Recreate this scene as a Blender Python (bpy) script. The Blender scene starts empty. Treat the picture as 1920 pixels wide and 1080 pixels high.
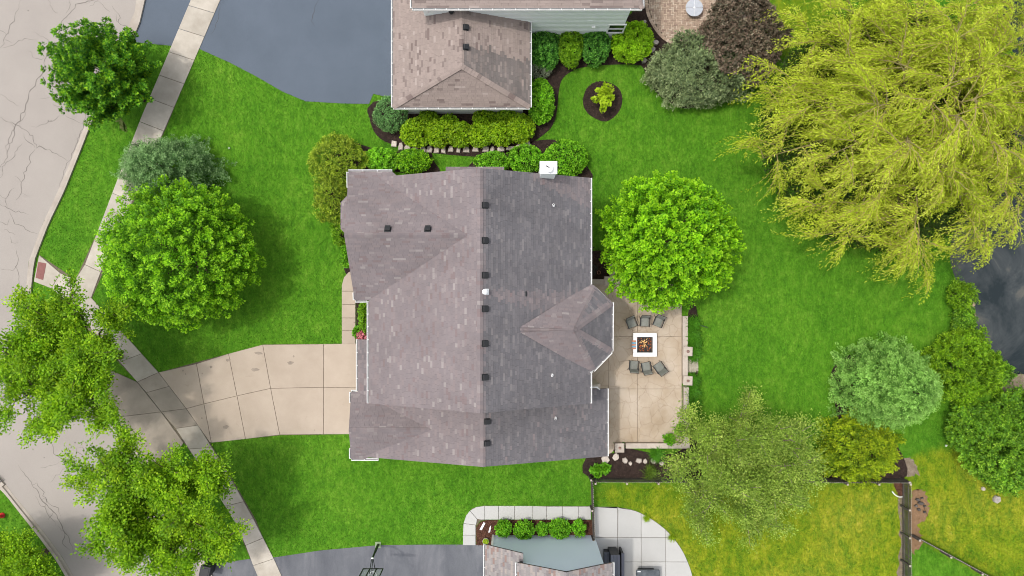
import bpy, bmesh, math, random
import numpy as np
from mathutils import Vector, Matrix

SC = bpy.context.scene
# ------------------------------------------------------------------ camera, sky, sun, exposure
H = 42.5                       # flying height of the camera, metres
K = 31.87 / 960.0              # metres per photo pixel on the ground
cam = bpy.data.cameras.new('camera'); cam_o = bpy.data.objects.new('camera', cam)
SC.collection.objects.link(cam_o); SC.camera = cam_o
cam.sensor_width = 36.0; cam.lens = 36.0 / (2 * 31.87 / H); cam.clip_end = 2000
cam_o.location = (0, 0, H); cam_o.rotation_euler = (0, 0, 0)

SUN_DIR = Vector((-2.12, 0.52, 5.5)).normalized()      # towards the sun
W = bpy.data.worlds.new('World'); SC.world = W; W.use_nodes = True
nt = W.node_tree; bg = nt.nodes['Background']
sky = nt.nodes.new('ShaderNodeTexSky'); sky.sky_type = 'NISHITA'; sky.sun_disc = False
sky.sun_elevation = math.asin(SUN_DIR.z); sky.sun_rotation = math.atan2(SUN_DIR.x, SUN_DIR.y) % (2 * math.pi)
sky.dust_density = 4.0; sky.ozone_density = 0.6
hs_ = nt.nodes.new('ShaderNodeHueSaturation'); hs_.inputs['Saturation'].default_value = .3      # a thinly veiled, whitish sky
nt.links.new(sky.outputs[0], hs_.inputs['Color']); nt.links.new(hs_.outputs[0], bg.inputs[0]); bg.inputs[1].default_value = 0.15
sun = bpy.data.lights.new('sun', 'SUN'); sun.energy = 1.08; sun.angle = math.radians(2.2); sun.color = (1, 0.95, 0.88)
sun_o = bpy.data.objects.new('sun', sun); SC.collection.objects.link(sun_o)
sun_o.rotation_euler = SUN_DIR.to_track_quat('Z', 'Y').to_euler(); sun_o.location = (0, 0, 60)
SC.view_settings.view_transform = 'Standard'; SC.view_settings.look = 'None'
SC.view_settings.exposure = 0.6; SC.view_settings.gamma = 1.0
SC.view_settings.use_curve_mapping = False
SC.cycles.use_denoising = True; SC.cycles.denoising_input_passes = 'RGB_ALBEDO_NORMAL'; SC.cycles.denoising_prefilter = 'ACCURATE'; SC.cycles.filter_width = 1.0; SC.cycles.max_bounces = 8

COL = SC.collection
R = random.Random(11)
NR = np.random.default_rng(7)

def s(z): return K * (1 - z / H)
def P(px, py, z=0.0): return ((px - 960) * s(z), -(py - 540) * s(z))
def PP(pts, z=0.0): return [P(a, b, z) for a, b in pts]

# ------------------------------------------------------------------ scene graph helpers
def tag(o, label=None, cat=None, group=None, kind=None):
    if label: o['label'] = label
    if cat: o['category'] = cat
    if group: o['group'] = group
    if kind: o['kind'] = kind
    return o
def link(o, parent=None):
    COL.objects.link(o)
    if parent is not None:
        o.parent = parent
    return o
def empty(name, loc=(0, 0, 0), rz=0, label=None, cat=None, group=None):
    o = bpy.data.objects.new(name, None); o.empty_display_size = 0.3
    o.location = loc; o.rotation_euler = (0, 0, rz); link(o)
    return tag(o, label, cat, group)
def copy_tree(o, parent=None):
    c = o.copy(); link(c, parent)
    for ch in list(o.children): copy_tree(ch, c)
    return c

class MB:
    def __init__(self): self.v = []; self.f = []; self.m = []
    def add(self, vs, fs, mi=0):
        b = len(self.v); self.v += [tuple(p) for p in vs]
        for f in fs: self.f.append([b + i for i in f]); self.m.append(mi)
    def prism(self, poly, z0, z1, ch=0.0, mi=0, bottom=True):
        """poly: list of (x,y), extruded z0..z1, top edge chamfered by ch"""
        if area(poly) < 0: poly = poly[::-1]
        n = len(poly); vs = [(x, y, z0) for x, y in poly]; fs = []
        if ch > 0:
            ins = inset(poly, ch)
            vs += [(x, y, z1 - ch * .7) for x, y in poly] + [(x, y, z1) for x, y in ins]
            rings = [0, n, 2 * n]
        else:
            vs += [(x, y, z1) for x, y in poly]; rings = [0, n]
        for a, b in zip(rings, rings[1:]):
            for i in range(n):
                j = (i + 1) % n; fs.append([a + i, a + j, b + j, b + i])
        fs.append([rings[-1] + i for i in range(n)])
        if bottom: fs.append([i for i in range(n)][::-1])
        self.add(vs, fs, mi)
    def box(self, c, d, rz=0, ch=0.0, mi=0, rx=0, ry=0):
        x, y, z = d[0] / 2, d[1] / 2, d[2] / 2
        M = Matrix.Translation(c) @ Matrix.Rotation(rz, 4, 'Z') @ Matrix.Rotation(ry, 4, 'Y') @ Matrix.Rotation(rx, 4, 'X')
        if ch > 0:
            q = MB(); q.prism([(-x, -y), (x, -y), (x, y), (-x, y)], -z, z, ch)
            self.add([M @ Vector(p) for p in q.v], q.f, mi)
        else:
            vs = [M @ Vector((a, b, e)) for e in (-z, z) for a, b in ((-x, -y), (x, -y), (x, y), (-x, y))]
            self.add(vs, [[3, 2, 1, 0], [4, 5, 6, 7], [0, 1, 5, 4], [1, 2, 6, 5], [2, 3, 7, 6], [3, 0, 4, 7]], mi)
    def tube(self, pts, rad, n=7, mi=0, cap=True):
        pts = [Vector(p) for p in pts]
        if not hasattr(rad, '__len__'): rad = [rad] * len(pts)
        vs = []; fs = []; up = Vector((0, 0, 1))
        for i, p in enumerate(pts):
            t = (pts[min(i + 1, len(pts) - 1)] - pts[max(i - 1, 0)]).normalized()
            a = t.cross(up if abs(t.z) < .95 else Vector((1, 0, 0))).normalized(); b = t.cross(a)
            for k in range(n):
                w = 2 * math.pi * k / n; vs.append(p + (a * math.cos(w) + b * math.sin(w)) * rad[i])
        for i in range(len(pts) - 1):
            for k in range(n):
                k2 = (k + 1) % n; fs.append([i * n + k, i * n + k2, (i + 1) * n + k2, (i + 1) * n + k])
        if cap:
            fs.append(list(range(n))); fs.append([(len(pts) - 1) * n + k for k in range(n)][::-1])
        self.add(vs, fs, mi)
    def lathe(self, prof, n=16, c=(0, 0, 0), mi=0):
        """prof: list of (r,z)"""
        vs = []; fs = []
        for r, z in prof:
            for k in range(n):
                w = 2 * math.pi * k / n; vs.append((c[0] + r * math.cos(w), c[1] + r * math.sin(w), c[2] + z))
        for i in range(len(prof) - 1):
            for k in range(n):
                k2 = (k + 1) % n; fs.append([i * n + k, i * n + k2, (i + 1) * n + k2, (i + 1) * n + k])
        fs.append([k for k in range(n)][::-1]); fs.append([(len(prof) - 1) * n + k for k in range(n)])
        self.add(vs, fs, mi)
    def mesh(self, name, mats, smooth=False):
        me = bpy.data.meshes.new(name); me.from_pydata(self.v, [], self.f)
        for m in (mats if isinstance(mats, (list, tuple)) else [mats]): me.materials.append(m)
        me.polygons.foreach_set('material_index', self.m)
        if smooth: me.polygons.foreach_set('use_smooth', [True] * len(self.f))
        me.update(); return me
    def build(self, name, mats, parent=None, smooth=False):
        return link(bpy.data.objects.new(name, self.mesh(name, mats, smooth)), parent)

def area(p): return .5 * sum(p[i][0] * p[(i + 1) % len(p)][1] - p[(i + 1) % len(p)][0] * p[i][1] for i in range(len(p)))
def inset(poly, g):
    """offset a counter-clockwise polygon inwards by g"""
    n = len(poly); out = []
    for i in range(n):
        a, b, c = Vector(poly[i - 1]), Vector(poly[i]), Vector(poly[(i + 1) % n])
        d1 = (b - a).normalized(); d2 = (c - b).normalized()
        n1 = Vector((-d1.y, d1.x)); n2 = Vector((-d2.y, d2.x)); m = n1 + n2
        L = m.length
        if L < 1e-4: out.append(tuple(b)); continue
        m /= L; k = max(m.dot(n1), .35); out.append(tuple(b + m * (g / k)))
    return out
def ccw(p): return p if area(p) > 0 else p[::-1]
def smooth_poly(pts, n=6, closed=True):
    out = []; N = len(pts)
    for i in range(N if closed else N - 1):
        p0, p1, p2, p3 = [np.array(pts[(i + k) % N] if closed else pts[min(max(i + k, 0), N - 1)], float) for k in (-1, 0, 1, 2)]
        for t in np.linspace(0, 1, n, endpoint=False):
            out.append(tuple(.5 * (2 * p1 + (p2 - p0) * t + (2 * p0 - 5 * p1 + 4 * p2 - p3) * t * t + (3 * p1 - p0 - 3 * p2 + p3) * t ** 3)))
    if not closed: out.append(tuple(pts[-1]))
    return out
def pip(xs, ys, poly):
    inside = np.zeros(xs.shape, bool); n = len(poly)
    for i in range(n):
        x1, y1 = poly[i]; x2, y2 = poly[(i + 1) % n]
        if y1 == y2: continue
        c = ((y1 > ys) != (y2 > ys)) & (xs < (x2 - x1) * (ys - y1) / (y2 - y1) + x1)
        inside ^= c
    return inside

# ------------------------------------------------------------------ materials
def N(t, ty, **kw):
    n = t.nodes.new(ty)
    for k, v in kw.items(): setattr(n, k, v)
    return n
def ramp(t, stops, interp='LINEAR'):
    n = N(t, 'ShaderNodeValToRGB'); cr = n.color_ramp; cr.interpolation = interp
    while len(cr.elements) < len(stops): cr.elements.new(.5)
    for e, (p, c) in zip(cr.elements, stops):
        e.position = p; e.color = (*c, 1) if len(c) == 3 else c
    return n
def noise(t, vec, scale, detail=5, rough=.6, dist=0):
    n = N(t, 'ShaderNodeTexNoise'); n.inputs['Scale'].default_value = scale; n.inputs['Detail'].default_value = detail
    n.inputs['Roughness'].default_value = rough; n.inputs['Distortion'].default_value = dist
    t.links.new(vec, n.inputs['Vector']); return n
def mixc(t, f, a, b, mode='MIX'):
    n = N(t, 'ShaderNodeMix', data_type='RGBA', blend_type=mode)
    for sock, val in ((n.inputs[0], f), (n.inputs[6], a), (n.inputs[7], b)):
        if hasattr(val, 'is_output'): t.links.new(val, sock)
        elif isinstance(val, (int, float)): sock.default_value = val
        else: sock.default_value = (*val, 1)
    return n.outputs[2]
def mat(name, c1, c2=None, scale=1.2, detail=6, rough=.85, bump=.15, bscale=30, stains=(), isl=None, isl_interp='CONSTANT',
        obj=0.0, fine=0.0, spec=.3, trans=0.0, stretch=None, metal=0.0, tip=False):
    m = bpy.data.materials.new(name); m.use_nodes = True; t = m.node_tree; b = t.nodes['Principled BSDF']
    geo = N(t, 'ShaderNodeNewGeometry'); pos = geo.outputs['Position']
    if stretch:
        mp = N(t, 'ShaderNodeMapping'); mp.inputs['Scale'].default_value = stretch; t.links.new(pos, mp.inputs[0]); pos = mp.outputs[0]
    c2 = c2 or c1
    if isl:
        rp = ramp(t, isl, isl_interp); fac = geo.outputs['Random Per Island']; col = rp.outputs[0]
        if tip:      # twig ends paler as young growth; inner leaves darker to stand in for shade
            at = N(t, 'ShaderNodeAttribute', attribute_name='tip'); mm = N(t, 'ShaderNodeMix', data_type='FLOAT'); mm.inputs[0].default_value = .55
            t.links.new(fac, mm.inputs[2]); t.links.new(at.outputs['Fac'], mm.inputs[3]); fac = mm.outputs[0]
        t.links.new(fac, rp.inputs[0])
        nz = noise(t, pos, scale, detail); r2 = ramp(t, [(.3, c1), (.7, c2)]); t.links.new(nz.outputs[0], r2.inputs[0])
        col = mixc(t, 1.0, col, r2.outputs[0], 'MULTIPLY')
    else:
        nz = noise(t, pos, scale, detail); r2 = ramp(t, [(.32, c1), (.68, c2)]); t.links.new(nz.outputs[0], r2.inputs[0]); col = r2.outputs[0]
    for (c3, sc, lo, hi, amt) in stains:
        n3 = noise(t, pos, sc, 7, .62, .6); r3 = ramp(t, [(lo, (0, 0, 0)), (hi, (1, 1, 1))]); t.links.new(n3.outputs[0], r3.inputs[0])
        ml = N(t, 'ShaderNodeMath', operation='MULTIPLY'); t.links.new(r3.outputs[0], ml.inputs[0]); ml.inputs[1].default_value = amt
        col = mixc(t, ml.outputs[0], col, c3)
    if fine:
        n4 = noise(t, pos, bscale * .8, 4, .7); r4 = ramp(t, [(.3, (1 - fine,) * 3), (.7, (1 + fine,) * 3)]); t.links.new(n4.outputs[0], r4.inputs[0])
        col = mixc(t, 1.0, col, r4.outputs[0], 'MULTIPLY')
    if obj:
        oi = N(t, 'ShaderNodeObjectInfo'); r5 = ramp(t, [(0, (1 - obj,) * 3), (1, (1 + obj * .6,) * 3)]); t.links.new(oi.outputs['Random'], r5.inputs[0])
        col = mixc(t, 1.0, col, r5.outputs[0], 'MULTIPLY')
    t.links.new(col, b.inputs['Base Color']); b.inputs['Roughness'].default_value = rough
    b.inputs['Specular IOR Level'].default_value = spec; b.inputs['Metallic'].default_value = metal
    if bump:
        nb = noise(t, pos, bscale, 4, .65); bp = N(t, 'ShaderNodeBump'); bp.inputs['Strength'].default_value = bump; bp.inputs['Distance'].default_value = .03
        t.links.new(nb.outputs[0], bp.inputs['Height']); t.links.new(bp.outputs[0], b.inputs['Normal'])
    if trans:
        tr = N(t, 'ShaderNodeBsdfTranslucent'); t.links.new(col, tr.inputs[0]); mx = N(t, 'ShaderNodeMixShader'); mx.inputs[0].default_value = trans
        t.links.new(b.outputs[0], mx.inputs[1]); t.links.new(tr.outputs[0], mx.inputs[2]); t.links.new(mx.outputs[0], t.nodes['Material Output'].inputs[0])
    return m
def flat(name, c, rough=.6, metal=0, spec=.4, emit=None):
    m = mat(name, c, tuple(min(1, x * 1.12) for x in c), 6, 3, rough, 0.03, 60, spec=spec, metal=metal)
    if emit:
        b = m.node_tree.nodes['Principled BSDF']; b.inputs['Emission Color'].default_value = (*emit[0], 1); b.inputs['Emission Strength'].default_value = emit[1]
    return m
def leafmat(name, cols, trans=.35, var=(.7, 1.25), scale=.9, rough=.55):
    """cols: three or four leaf colours, dealt out leaf by leaf; var: slow change of vigour over the crown"""
    n = len(cols); gain = 1.3
    return mat(name, (var[0],) * 3, (var[1],) * 3, scale, 4, rough, 0, isl=[(i / (n - 1), tuple(min(.9, x * gain) for x in c)) for i, c in enumerate(cols)], isl_interp='LINEAR', trans=trans, spec=.25, tip=True)

M = {}
M['concrete_tan'] = mat('tan_concrete', (.385, .315, .25), (.44, .365, .295), .7, 7, .85, .1, 45, stains=[((.33, .27, .20), .35, .62, .78, .35), ((.22, .17, .13), 1.6, .66, .8, .4)], obj=.1, fine=.06)
M['concrete_walk'] = mat('walk_concrete', (.36, .32, .265), (.51, .465, .40), .8, 7, .85, .12, 45, stains=[((.30, .25, .2), .3, .56, .75, .5)], obj=.13, fine=.07)
M['concrete_apron'] = mat('apron_concrete', (.25, .215, .175), (.36, .31, .255), .6, 7, .85, .12, 45, stains=[((.2, .17, .14), .5, .55, .75, .6)], obj=.1, fine=.08)
M['concrete_white'] = mat('pale_concrete', (.44, .435, .42), (.475, .47, .455), .7, 6, .85, .08, 45, stains=[((.45, .43, .38), .5, .62, .8, .3)], obj=.05, fine=.05)
M['kerb'] = mat('kerb_concrete', (.34, .295, .25), (.43, .385, .335), 1.2, 7, .85, .15, 45, stains=[((.25, .22, .19), .8, .58, .72, .5)], obj=.06, fine=.07)
M['joint'] = mat('joint_dirt', (.10, .085, .06), (.17, .14, .1), 5, 5, .95, .2)
M['mulch'] = mat('mulch', (.018, .011, .009), (.045, .028, .022), 5, 7, .95, .6, 22, fine=.3)
M['mulch_red'] = mat('red_mulch', (.055, .024, .014), (.11, .05, .03), 5, 7, .95, .6, 22, fine=.3)
M['soil'] = mat('bare_soil', (.15, .115, .08), (.25, .2, .15), 4, 7, .95, .4, 18, fine=.25)
M['soil_orange'] = mat('orange_soil', (.17, .10, .05), (.25, .155, .09), 4, 7, .95, .4, 18, fine=.25)
M['asphalt'] = mat('sealed_asphalt', (.062, .084, .115), (.078, .102, .138), .35, 6, .62, .08, 60, stains=[((.12, .145, .175), .22, .6, .85, .15), ((.045, .06, .085), 1.3, .6, .8, .35), ((.15, .165, .185), 6, .72, .78, .5)], fine=.2, spec=.35)
M['asphalt_worn'] = mat('worn_asphalt', (.085, .09, .105), (.135, .14, .155), .5, 7, .7, .12, 50, stains=[((.2, .2, .215), .35, .5, .7, .6), ((.06, .063, .075), 1.4, .6, .75, .5)], fine=.12, stretch=(1.6, .5, 1))
M['white_metal'] = flat('white_gutter_metal', (.68, .68, .67), .4)
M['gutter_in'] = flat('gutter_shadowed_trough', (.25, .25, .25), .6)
M['white_siding'] = mat('white_siding', (.82, .86, .84), (.85, .89, .87), .4, 4, .6, .04)
M['blue_siding'] = mat('blue_siding', (.70, .79, .93), (.72, .81, .94), .4, 4, .6, .04)
M['beige_siding'] = mat('beige_siding', (.52, .46, .38), (.56, .5, .42), .4, 4, .6, .04)
M['deck'] = flat('roof_underlay', (.07, .06, .06), .9)
M['black_plastic'] = flat('black_plastic', (.018, .019, .021), .45)
M['black_metal'] = flat('black_metal', (.012, .012, .014), .4)
M['dark_glass'] = flat('dark_window_glass', (.015, .02, .025), .08, spec=.6)
M['galv'] = flat('bright_galvanised_steel', (.72, .73, .74), .4, metal=.3)
M['white_paint'] = flat('white_paint', (.82, .82, .81), .45)
M['stone_pale'] = mat('pale_limestone', (.42, .36, .31), (.56, .50, .44), 5, 7, .85, .5, 14, obj=.18, fine=.15)
M['stone_grey'] = mat('grey_fieldstone', (.28, .25, .23), (.46, .42, .38), 5, 7, .85, .5, 14, obj=.15, fine=.15)
M['cap_stone'] = mat('cap_stone', (.42, .36, .305), (.50, .435, .375), 2, 7, .85, .3, 20, obj=.08, fine=.1)
M['wall_block'] = mat('wall_block', (.31, .255, .205), (.40, .335, .275), 3, 7, .9, .4, 14, obj=.08, fine=.15)
M['brick_red'] = mat('tactile_red', (.20, .085, .075), (.25, .11, .10), 5, 5, .8, .1)
M['red'] = flat('red_hydrant_paint', (.5, .015, .02), .4)
M['sling'] = mat('sling_fabric', (.19, .20, .175), (.25, .255, .23), 3, 5, .8, .15, 60, obj=.1)
M['wood_dark'] = mat('weathered_dark_wood', (.06, .052, .047), (.13, .112, .10), 3, 7, .85, .3, 25, obj=.25)
M['wood_tip'] = mat('sunlit_wood_end', (.36, .32, .28), (.46, .42, .36), 6, 5, .85, .1)  # sunlight on the picket tops put into the colour
M['grey_vinyl'] = mat('grey_planks', (.095, .10, .125), (.125, .13, .16), 1.2, 5, .6, .05, 40, stretch=(6, .6, 1))
M['bark'] = mat('bark', (.07, .05, .035), (.15, .11, .08), 6, 7, .95, .6, 12)
M['bark_grey'] = mat('grey_bark', (.16, .13, .10), (.28, .23, .18), 6, 7, .95, .5, 12)
M['willow_bark'] = mat('willow_bark', (.20, .165, .07), (.33, .28, .12), 4, 6, .95, .4, 12)
M['willow_twig'] = mat('yellow_willow_twig', (.30, .25, .06), (.42, .36, .10), 2, 4, .8, 0)
M['terracotta'] = flat('terracotta', (.42, .2, .13), .8)
M['hose'] = flat('green_hose', (.03, .045, .04), .5)
M['ceramic'] = mat('mosaic_ceramic', (.3, .3, .33), (.6, .58, .6), 18, 5, .5, .1)

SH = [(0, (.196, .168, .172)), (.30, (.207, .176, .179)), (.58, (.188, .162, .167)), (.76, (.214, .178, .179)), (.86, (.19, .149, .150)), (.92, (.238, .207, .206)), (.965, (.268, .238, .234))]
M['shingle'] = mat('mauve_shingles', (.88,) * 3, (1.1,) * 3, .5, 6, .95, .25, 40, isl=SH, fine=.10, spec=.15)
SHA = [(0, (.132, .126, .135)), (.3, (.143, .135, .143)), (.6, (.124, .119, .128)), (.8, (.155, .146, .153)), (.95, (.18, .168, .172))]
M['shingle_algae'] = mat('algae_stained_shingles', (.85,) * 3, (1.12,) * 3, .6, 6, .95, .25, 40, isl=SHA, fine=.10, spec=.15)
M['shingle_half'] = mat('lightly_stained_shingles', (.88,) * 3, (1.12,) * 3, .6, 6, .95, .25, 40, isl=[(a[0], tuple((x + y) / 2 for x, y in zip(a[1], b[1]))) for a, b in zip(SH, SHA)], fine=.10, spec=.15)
SHT = [(0, (.272, .222, .20)), (.42, (.29, .236, .213)), (.74, (.262, .213, .193)), (.86, (.20, .16, .146)), (.93, (.178, .138, .127)), (.965, (.335, .28, .255))]
M['shingle_tan'] = mat('tan_shingles', (.92,) * 3, (1.08,) * 3, .5, 6, .95, .25, 40, isl=SHT, fine=.08, spec=.15)
SHTA = [(0, (.165, .145, .137)), (.3, (.185, .16, .15)), (.55, (.155, .137, .13)), (.75, (.205, .172, .158)), (.9, (.23, .195, .18))]
M['shingle_tan_algae'] = mat('stained_tan_shingles', (.85,) * 3, (1.1,) * 3, .6, 6, .95, .25, 40, isl=SHTA, fine=.08, spec=.15)
SHG = [(0, (.25, .23, .225)), (.3, (.285, .258, .25)), (.55, (.225, .205, .207)), (.72, (.31, .27, .25)), (.86, (.24, .17, .15)), (.94, (.20, .175, .175))]
M['shingle_grey'] = mat('grey_brown_shingles', (.9,) * 3, (1.1,) * 3, .5, 6, .95, .25, 40, isl=SHG, fine=.08, spec=.15)

LM = {  # dark ends deepened to carry the shade inside the crowns
 'maple':   leafmat('maple_leaves', [(.028, .095, .006), (.085, .24, .008), (.19, .42, .010), (.33, .56, .018)], .38),
 'maple2':  leafmat('bright_maple_leaves', [(.032, .11, .005), (.10, .28, .006), (.22, .47, .008), (.36, .60, .018)], .38),
 'young':   leafmat('young_tree_leaves', [(.02, .09, .010), (.045, .17, .012), (.11, .29, .012), (.27, .46, .014)], .33),
 'locust':  leafmat('locust_leaves', [(.05, .13, .006), (.13, .28, .008), (.24, .42, .010), (.40, .57, .02)], .4),
 'spruce':  leafmat('blue_spruce_needles', [(.05, .13, .018), (.12, .28, .042), (.21, .41, .07), (.33, .54, .14)], .15),
 'juniper': leafmat('blue_juniper_sprays', [(.04, .10, .03), (.095, .20, .06), (.17, .30, .10), (.27, .41, .18)], .12),
 'willow':  leafmat('willow_leaves', [(.07, .12, .008), (.29, .37, .015), (.46, .53, .04), (.60, .64, .12)], .4, (.75, 1.2)),
 'willow_in': leafmat('shaded_willow_leaves', [(.02, .04, .006), (.045, .075, .008), (.07, .105, .010)], .2),  # shade inside the crown put into the leaf colour
 'crab':    leafmat('crabapple_leaves', [(.05, .10, .012), (.145, .24, .026), (.25, .365, .05), (.40, .47, .10)], .3),
 'goldconifer': leafmat('golden_conifer_sprays', [(.04, .10, .006), (.14, .235, .008), (.26, .36, .010), (.40, .46, .016)], .25),
 'olive':   leafmat('olive_juniper_sprays', [(.045, .07, .03), (.11, .155, .06), (.19, .24, .10), (.29, .34, .18)], .1),
 'purple':  leafmat('purple_barberry_leaves', [(.035, .045, .022), (.095, .078, .05), (.155, .105, .075), (.215, .19, .13)], .2),
 'boxdark': leafmat('dark_boxwood_leaves', [(.016, .065, .010), (.045, .165, .018), (.09, .27, .03), (.17, .39, .05)], .25),
 'boxmid':  leafmat('boxwood_leaves', [(.04, .14, .006), (.10, .30, .009), (.18, .44, .014), (.28, .55, .03)], .3),
 'boxolive': leafmat('olive_boxwood_leaves', [(.07, .17, .006), (.10, .23, .008), (.15, .30, .008), (.21, .36, .012)], .3),
 'lime':    leafmat('lime_shrub_leaves', [(.09, .20, .006), (.19, .39, .008), (.28, .52, .012), (.40, .60, .025)], .35),
 'hedge':   leafmat('golden_hedge_leaves', [(.07, .16, .004), (.145, .28, .006), (.24, .40, .008), (.37, .51, .014)], .3),
 'bluegreen': leafmat('bluegreen_shrub_leaves', [(.05, .135, .035), (.085, .20, .055), (.13, .28, .08), (.21, .37, .12)], .22),
 'grey':    leafmat('variegated_leaves', [(.16, .2, .12), (.26, .29, .19), (.36, .38, .28)], .2),
 'yewgold': leafmat('golden_yew_leaves', [(.05, .11, .009), (.14, .23, .013), (.25, .345, .018), (.38, .45, .045)], .25),
 'bank':    leafmat('bank_brush_leaves', [(.035, .10, .010), (.10, .235, .014), (.19, .37, .02), (.32, .50, .05)], .35),
 'bankbright': leafmat('bright_bank_leaves', [(.045, .12, .006), (.13, .27, .008), (.24, .42, .012), (.35, .52, .04)], .38),
 'daylily': leafmat('daylily_blades', [(.05, .17, .010), (.08, .24, .012), (.12, .31, .02)], .35),
 'sapling': leafmat('sapling_leaves', [(.26, .40, .012), (.34, .48, .016), (.42, .53, .03)], .4),
 'pink':    leafmat('pink_blooms', [(.45, .12, .15), (.6, .25, .28)], .2),
 'redfol':  leafmat('coral_foliage', [(.3, .12, .08), (.2, .18, .05)], .2),
}

# ------------------------------------------------------------------ ground
POND = PP([(1797, 486), (1801, 510), (1812, 532), (1820, 556), (1824, 585), (1824, 610), (1836, 634), (1856, 648), (1882, 668), (1904, 692), (1940, 712), (2020, 740), (2500, 800), (2500, -300), (1960, -300), (1905, -60), (1890, 40), (1930, 120), (1920, 220), (1870, 300), (1815, 400), (1800, 450)])
DRY = [PP([(1116, 906), (1690, 906), (1712, 852), (1780, 838), (1860, 880), (2600, 880), (2600, 1430), (1890, 1096), (1712, 1000), (1694, 1000), (1694, 1500), (1316, 1500), (1290, 1060), (1200, 955), (1116, 945)]),
       PP([(1455, -80), (1600, -80), (1590, 40), (1490, 100), (1448, 130), (1420, 60)])]
DRY_SHIFT = [1.0, .62]

def make_ground():
    step = .3
    xs = np.arange(-36, 36.01, step); ys = np.arange(-22, 22.01, step)
    nx, ny = len(xs), len(ys)
    X, Y = np.meshgrid(xs, ys); X, Y = X.ravel(), Y.ravel()
    dry = np.zeros(X.shape)
    for poly, a in zip(DRY, DRY_SHIFT): dry = np.maximum(dry, pip(X, Y, poly) * a)
    pond = pip(X, Y, POND).astype(float)
    def blur(a, n):
        a = a.reshape(ny, nx)
        for _ in range(n):
            p = np.pad(a, 1, mode='edge'); a = (p[:-2, 1:-1] + p[2:, 1:-1] + p[1:-1, :-2] + p[1:-1, 2:] + p[1:-1, 1:-1]) / 5
        return a.ravel()
    hard = dry.copy(); dry = blur(dry, 9)
    # where the neighbour's fence runs the change of turf is sharp
    pb = blur(pond, 5); Z = -1.5 * np.clip(pb * 1.35 - .12, 0, 1)
    Z += .0
    verts = np.stack([X, Y, Z], 1)
    faces = [[j * nx + i, j * nx + i + 1, (j + 1) * nx + i + 1, (j + 1) * nx + i] for j in range(ny - 1) for i in range(nx - 1)]
    verts = [tuple(v) for v in verts]; dry = list(dry)
    # a coarse rim of turf out to the horizon, joined to the edge of the fine grid
    x0, x1, y0, y1 = xs[0], xs[-1], ys[0], ys[-1]; B = 900.0
    def edge_strip(idx, fx):
        b = len(verts)
        for i in idx:
            x, y, z = verts[i]; verts.append(fx(x, y)); dry.append(dry[i])
        for k in range(len(idx) - 1): faces.append([idx[k], b + k, b + k + 1, idx[k + 1]])
    gx = lambda x: -B if x <= x0 + .01 else (B if x >= x1 - .01 else x * B / 36)
    gy = lambda y: -B if y <= y0 + .01 else (B if y >= y1 - .01 else y * B / 22)
    edge_strip([i for i in range(nx)][::-1], lambda x, y: (gx(x), -B, 0))
    edge_strip([(ny - 1) * nx + i for i in range(nx)], lambda x, y: (gx(x), B, 0))
    edge_strip([j * nx for j in range(ny)], lambda x, y: (-B, gy(y), 0))
    edge_strip([j * nx + nx - 1 for j in range(ny)][::-1], lambda x, y: (B, gy(y), 0))
    me = bpy.data.meshes.new('lawn'); me.from_pydata(verts, [], faces)
    at = me.attributes.new('dry', 'FLOAT', 'POINT'); at.data.foreach_set('value', np.array(dry, dtype=np.float32))
    me.polygons.foreach_set('use_smooth', [True] * len(faces))
    m = bpy.data.materials.new('turf'); m.use_nodes = True; t = m.node_tree; b = t.nodes['Principled BSDF']
    geo = N(t, 'ShaderNodeNewGeometry'); pos = geo.outputs['Position']
    a = N(t, 'ShaderNodeAttribute', attribute_name='dry')
    mp = N(t, 'ShaderNodeMapping'); mp.inputs['Scale'].default_value = (1, .55, 1); t.links.new(pos, mp.inputs[0])
    n1 = noise(t, pos, .24, 7, .68); n2 = noise(t, mp.outputs[0], 2.6, 6, .72); n3 = noise(t, mp.outputs[0], 9, 4, .7)
    lush = ramp(t, [(.3, (.043, .138, .009)), (.5, (.074, .208, .011)), (.68, (.12, .265, .022))]); t.links.new(n2.outputs[0], lush.inputs[0])
    big = ramp(t, [(.33, (.74, .82, .8)), (.5, (1, 1, 1)), (.68, (1.32, 1.13, 1.35))]); t.links.new(n1.outputs[0], big.inputs[0])
    c1 = mixc(t, 1.0, lush.outputs[0], big.outputs[0], 'MULTIPLY')
    n4 = noise(t, mp.outputs[0], 1.5, 8, .78, .4)
    dryc = ramp(t, [(.30, (.05, .13, .007)), (.45, (.128, .205, .009)), (.58, (.225, .27, .012)), (.74, (.36, .355, .05))]); t.links.new(n4.outputs[0], dryc.inputs[0])
    n5 = noise(t, pos, 3.4, 5, .75, .8); r5_ = ramp(t, [(.34, (.48, .7, .6)), (.46, (1, 1, 1)), (.64, (1.12, 1.06, 1.3))]); t.links.new(n5.outputs[0], r5_.inputs[0]); n6 = noise(t, pos, .13, 4, .6); r6_ = ramp(t, [(.36, (.66, .86, .75)), (.5, (1, 1, 1)), (.64, (1.22, 1.06, 1.7))]); t.links.new(n6.outputs[0], r6_.inputs[0]); dry_col = mixc(t, 1.0, mixc(t, 1.0, dryc.outputs[0], r5_.outputs[0], 'MULTIPLY'), r6_.outputs[0], 'MULTIPLY')
    # ragged edge of the dry turf
    ad = N(t, 'ShaderNodeMath', operation='MULTIPLY_ADD'); t.links.new(n2.outputs[0], ad.inputs[0]); ad.inputs[1].default_value = .7
    t.links.new(a.outputs['Fac'], ad.inputs[2])
    rd = ramp(t, [(.60, (0, 0, 0)), (1.0, (1, 1, 1))]); t.links.new(ad.outputs[0], rd.inputs[0])
    c2 = mixc(t, rd.outputs[0], c1, dry_col)
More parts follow.
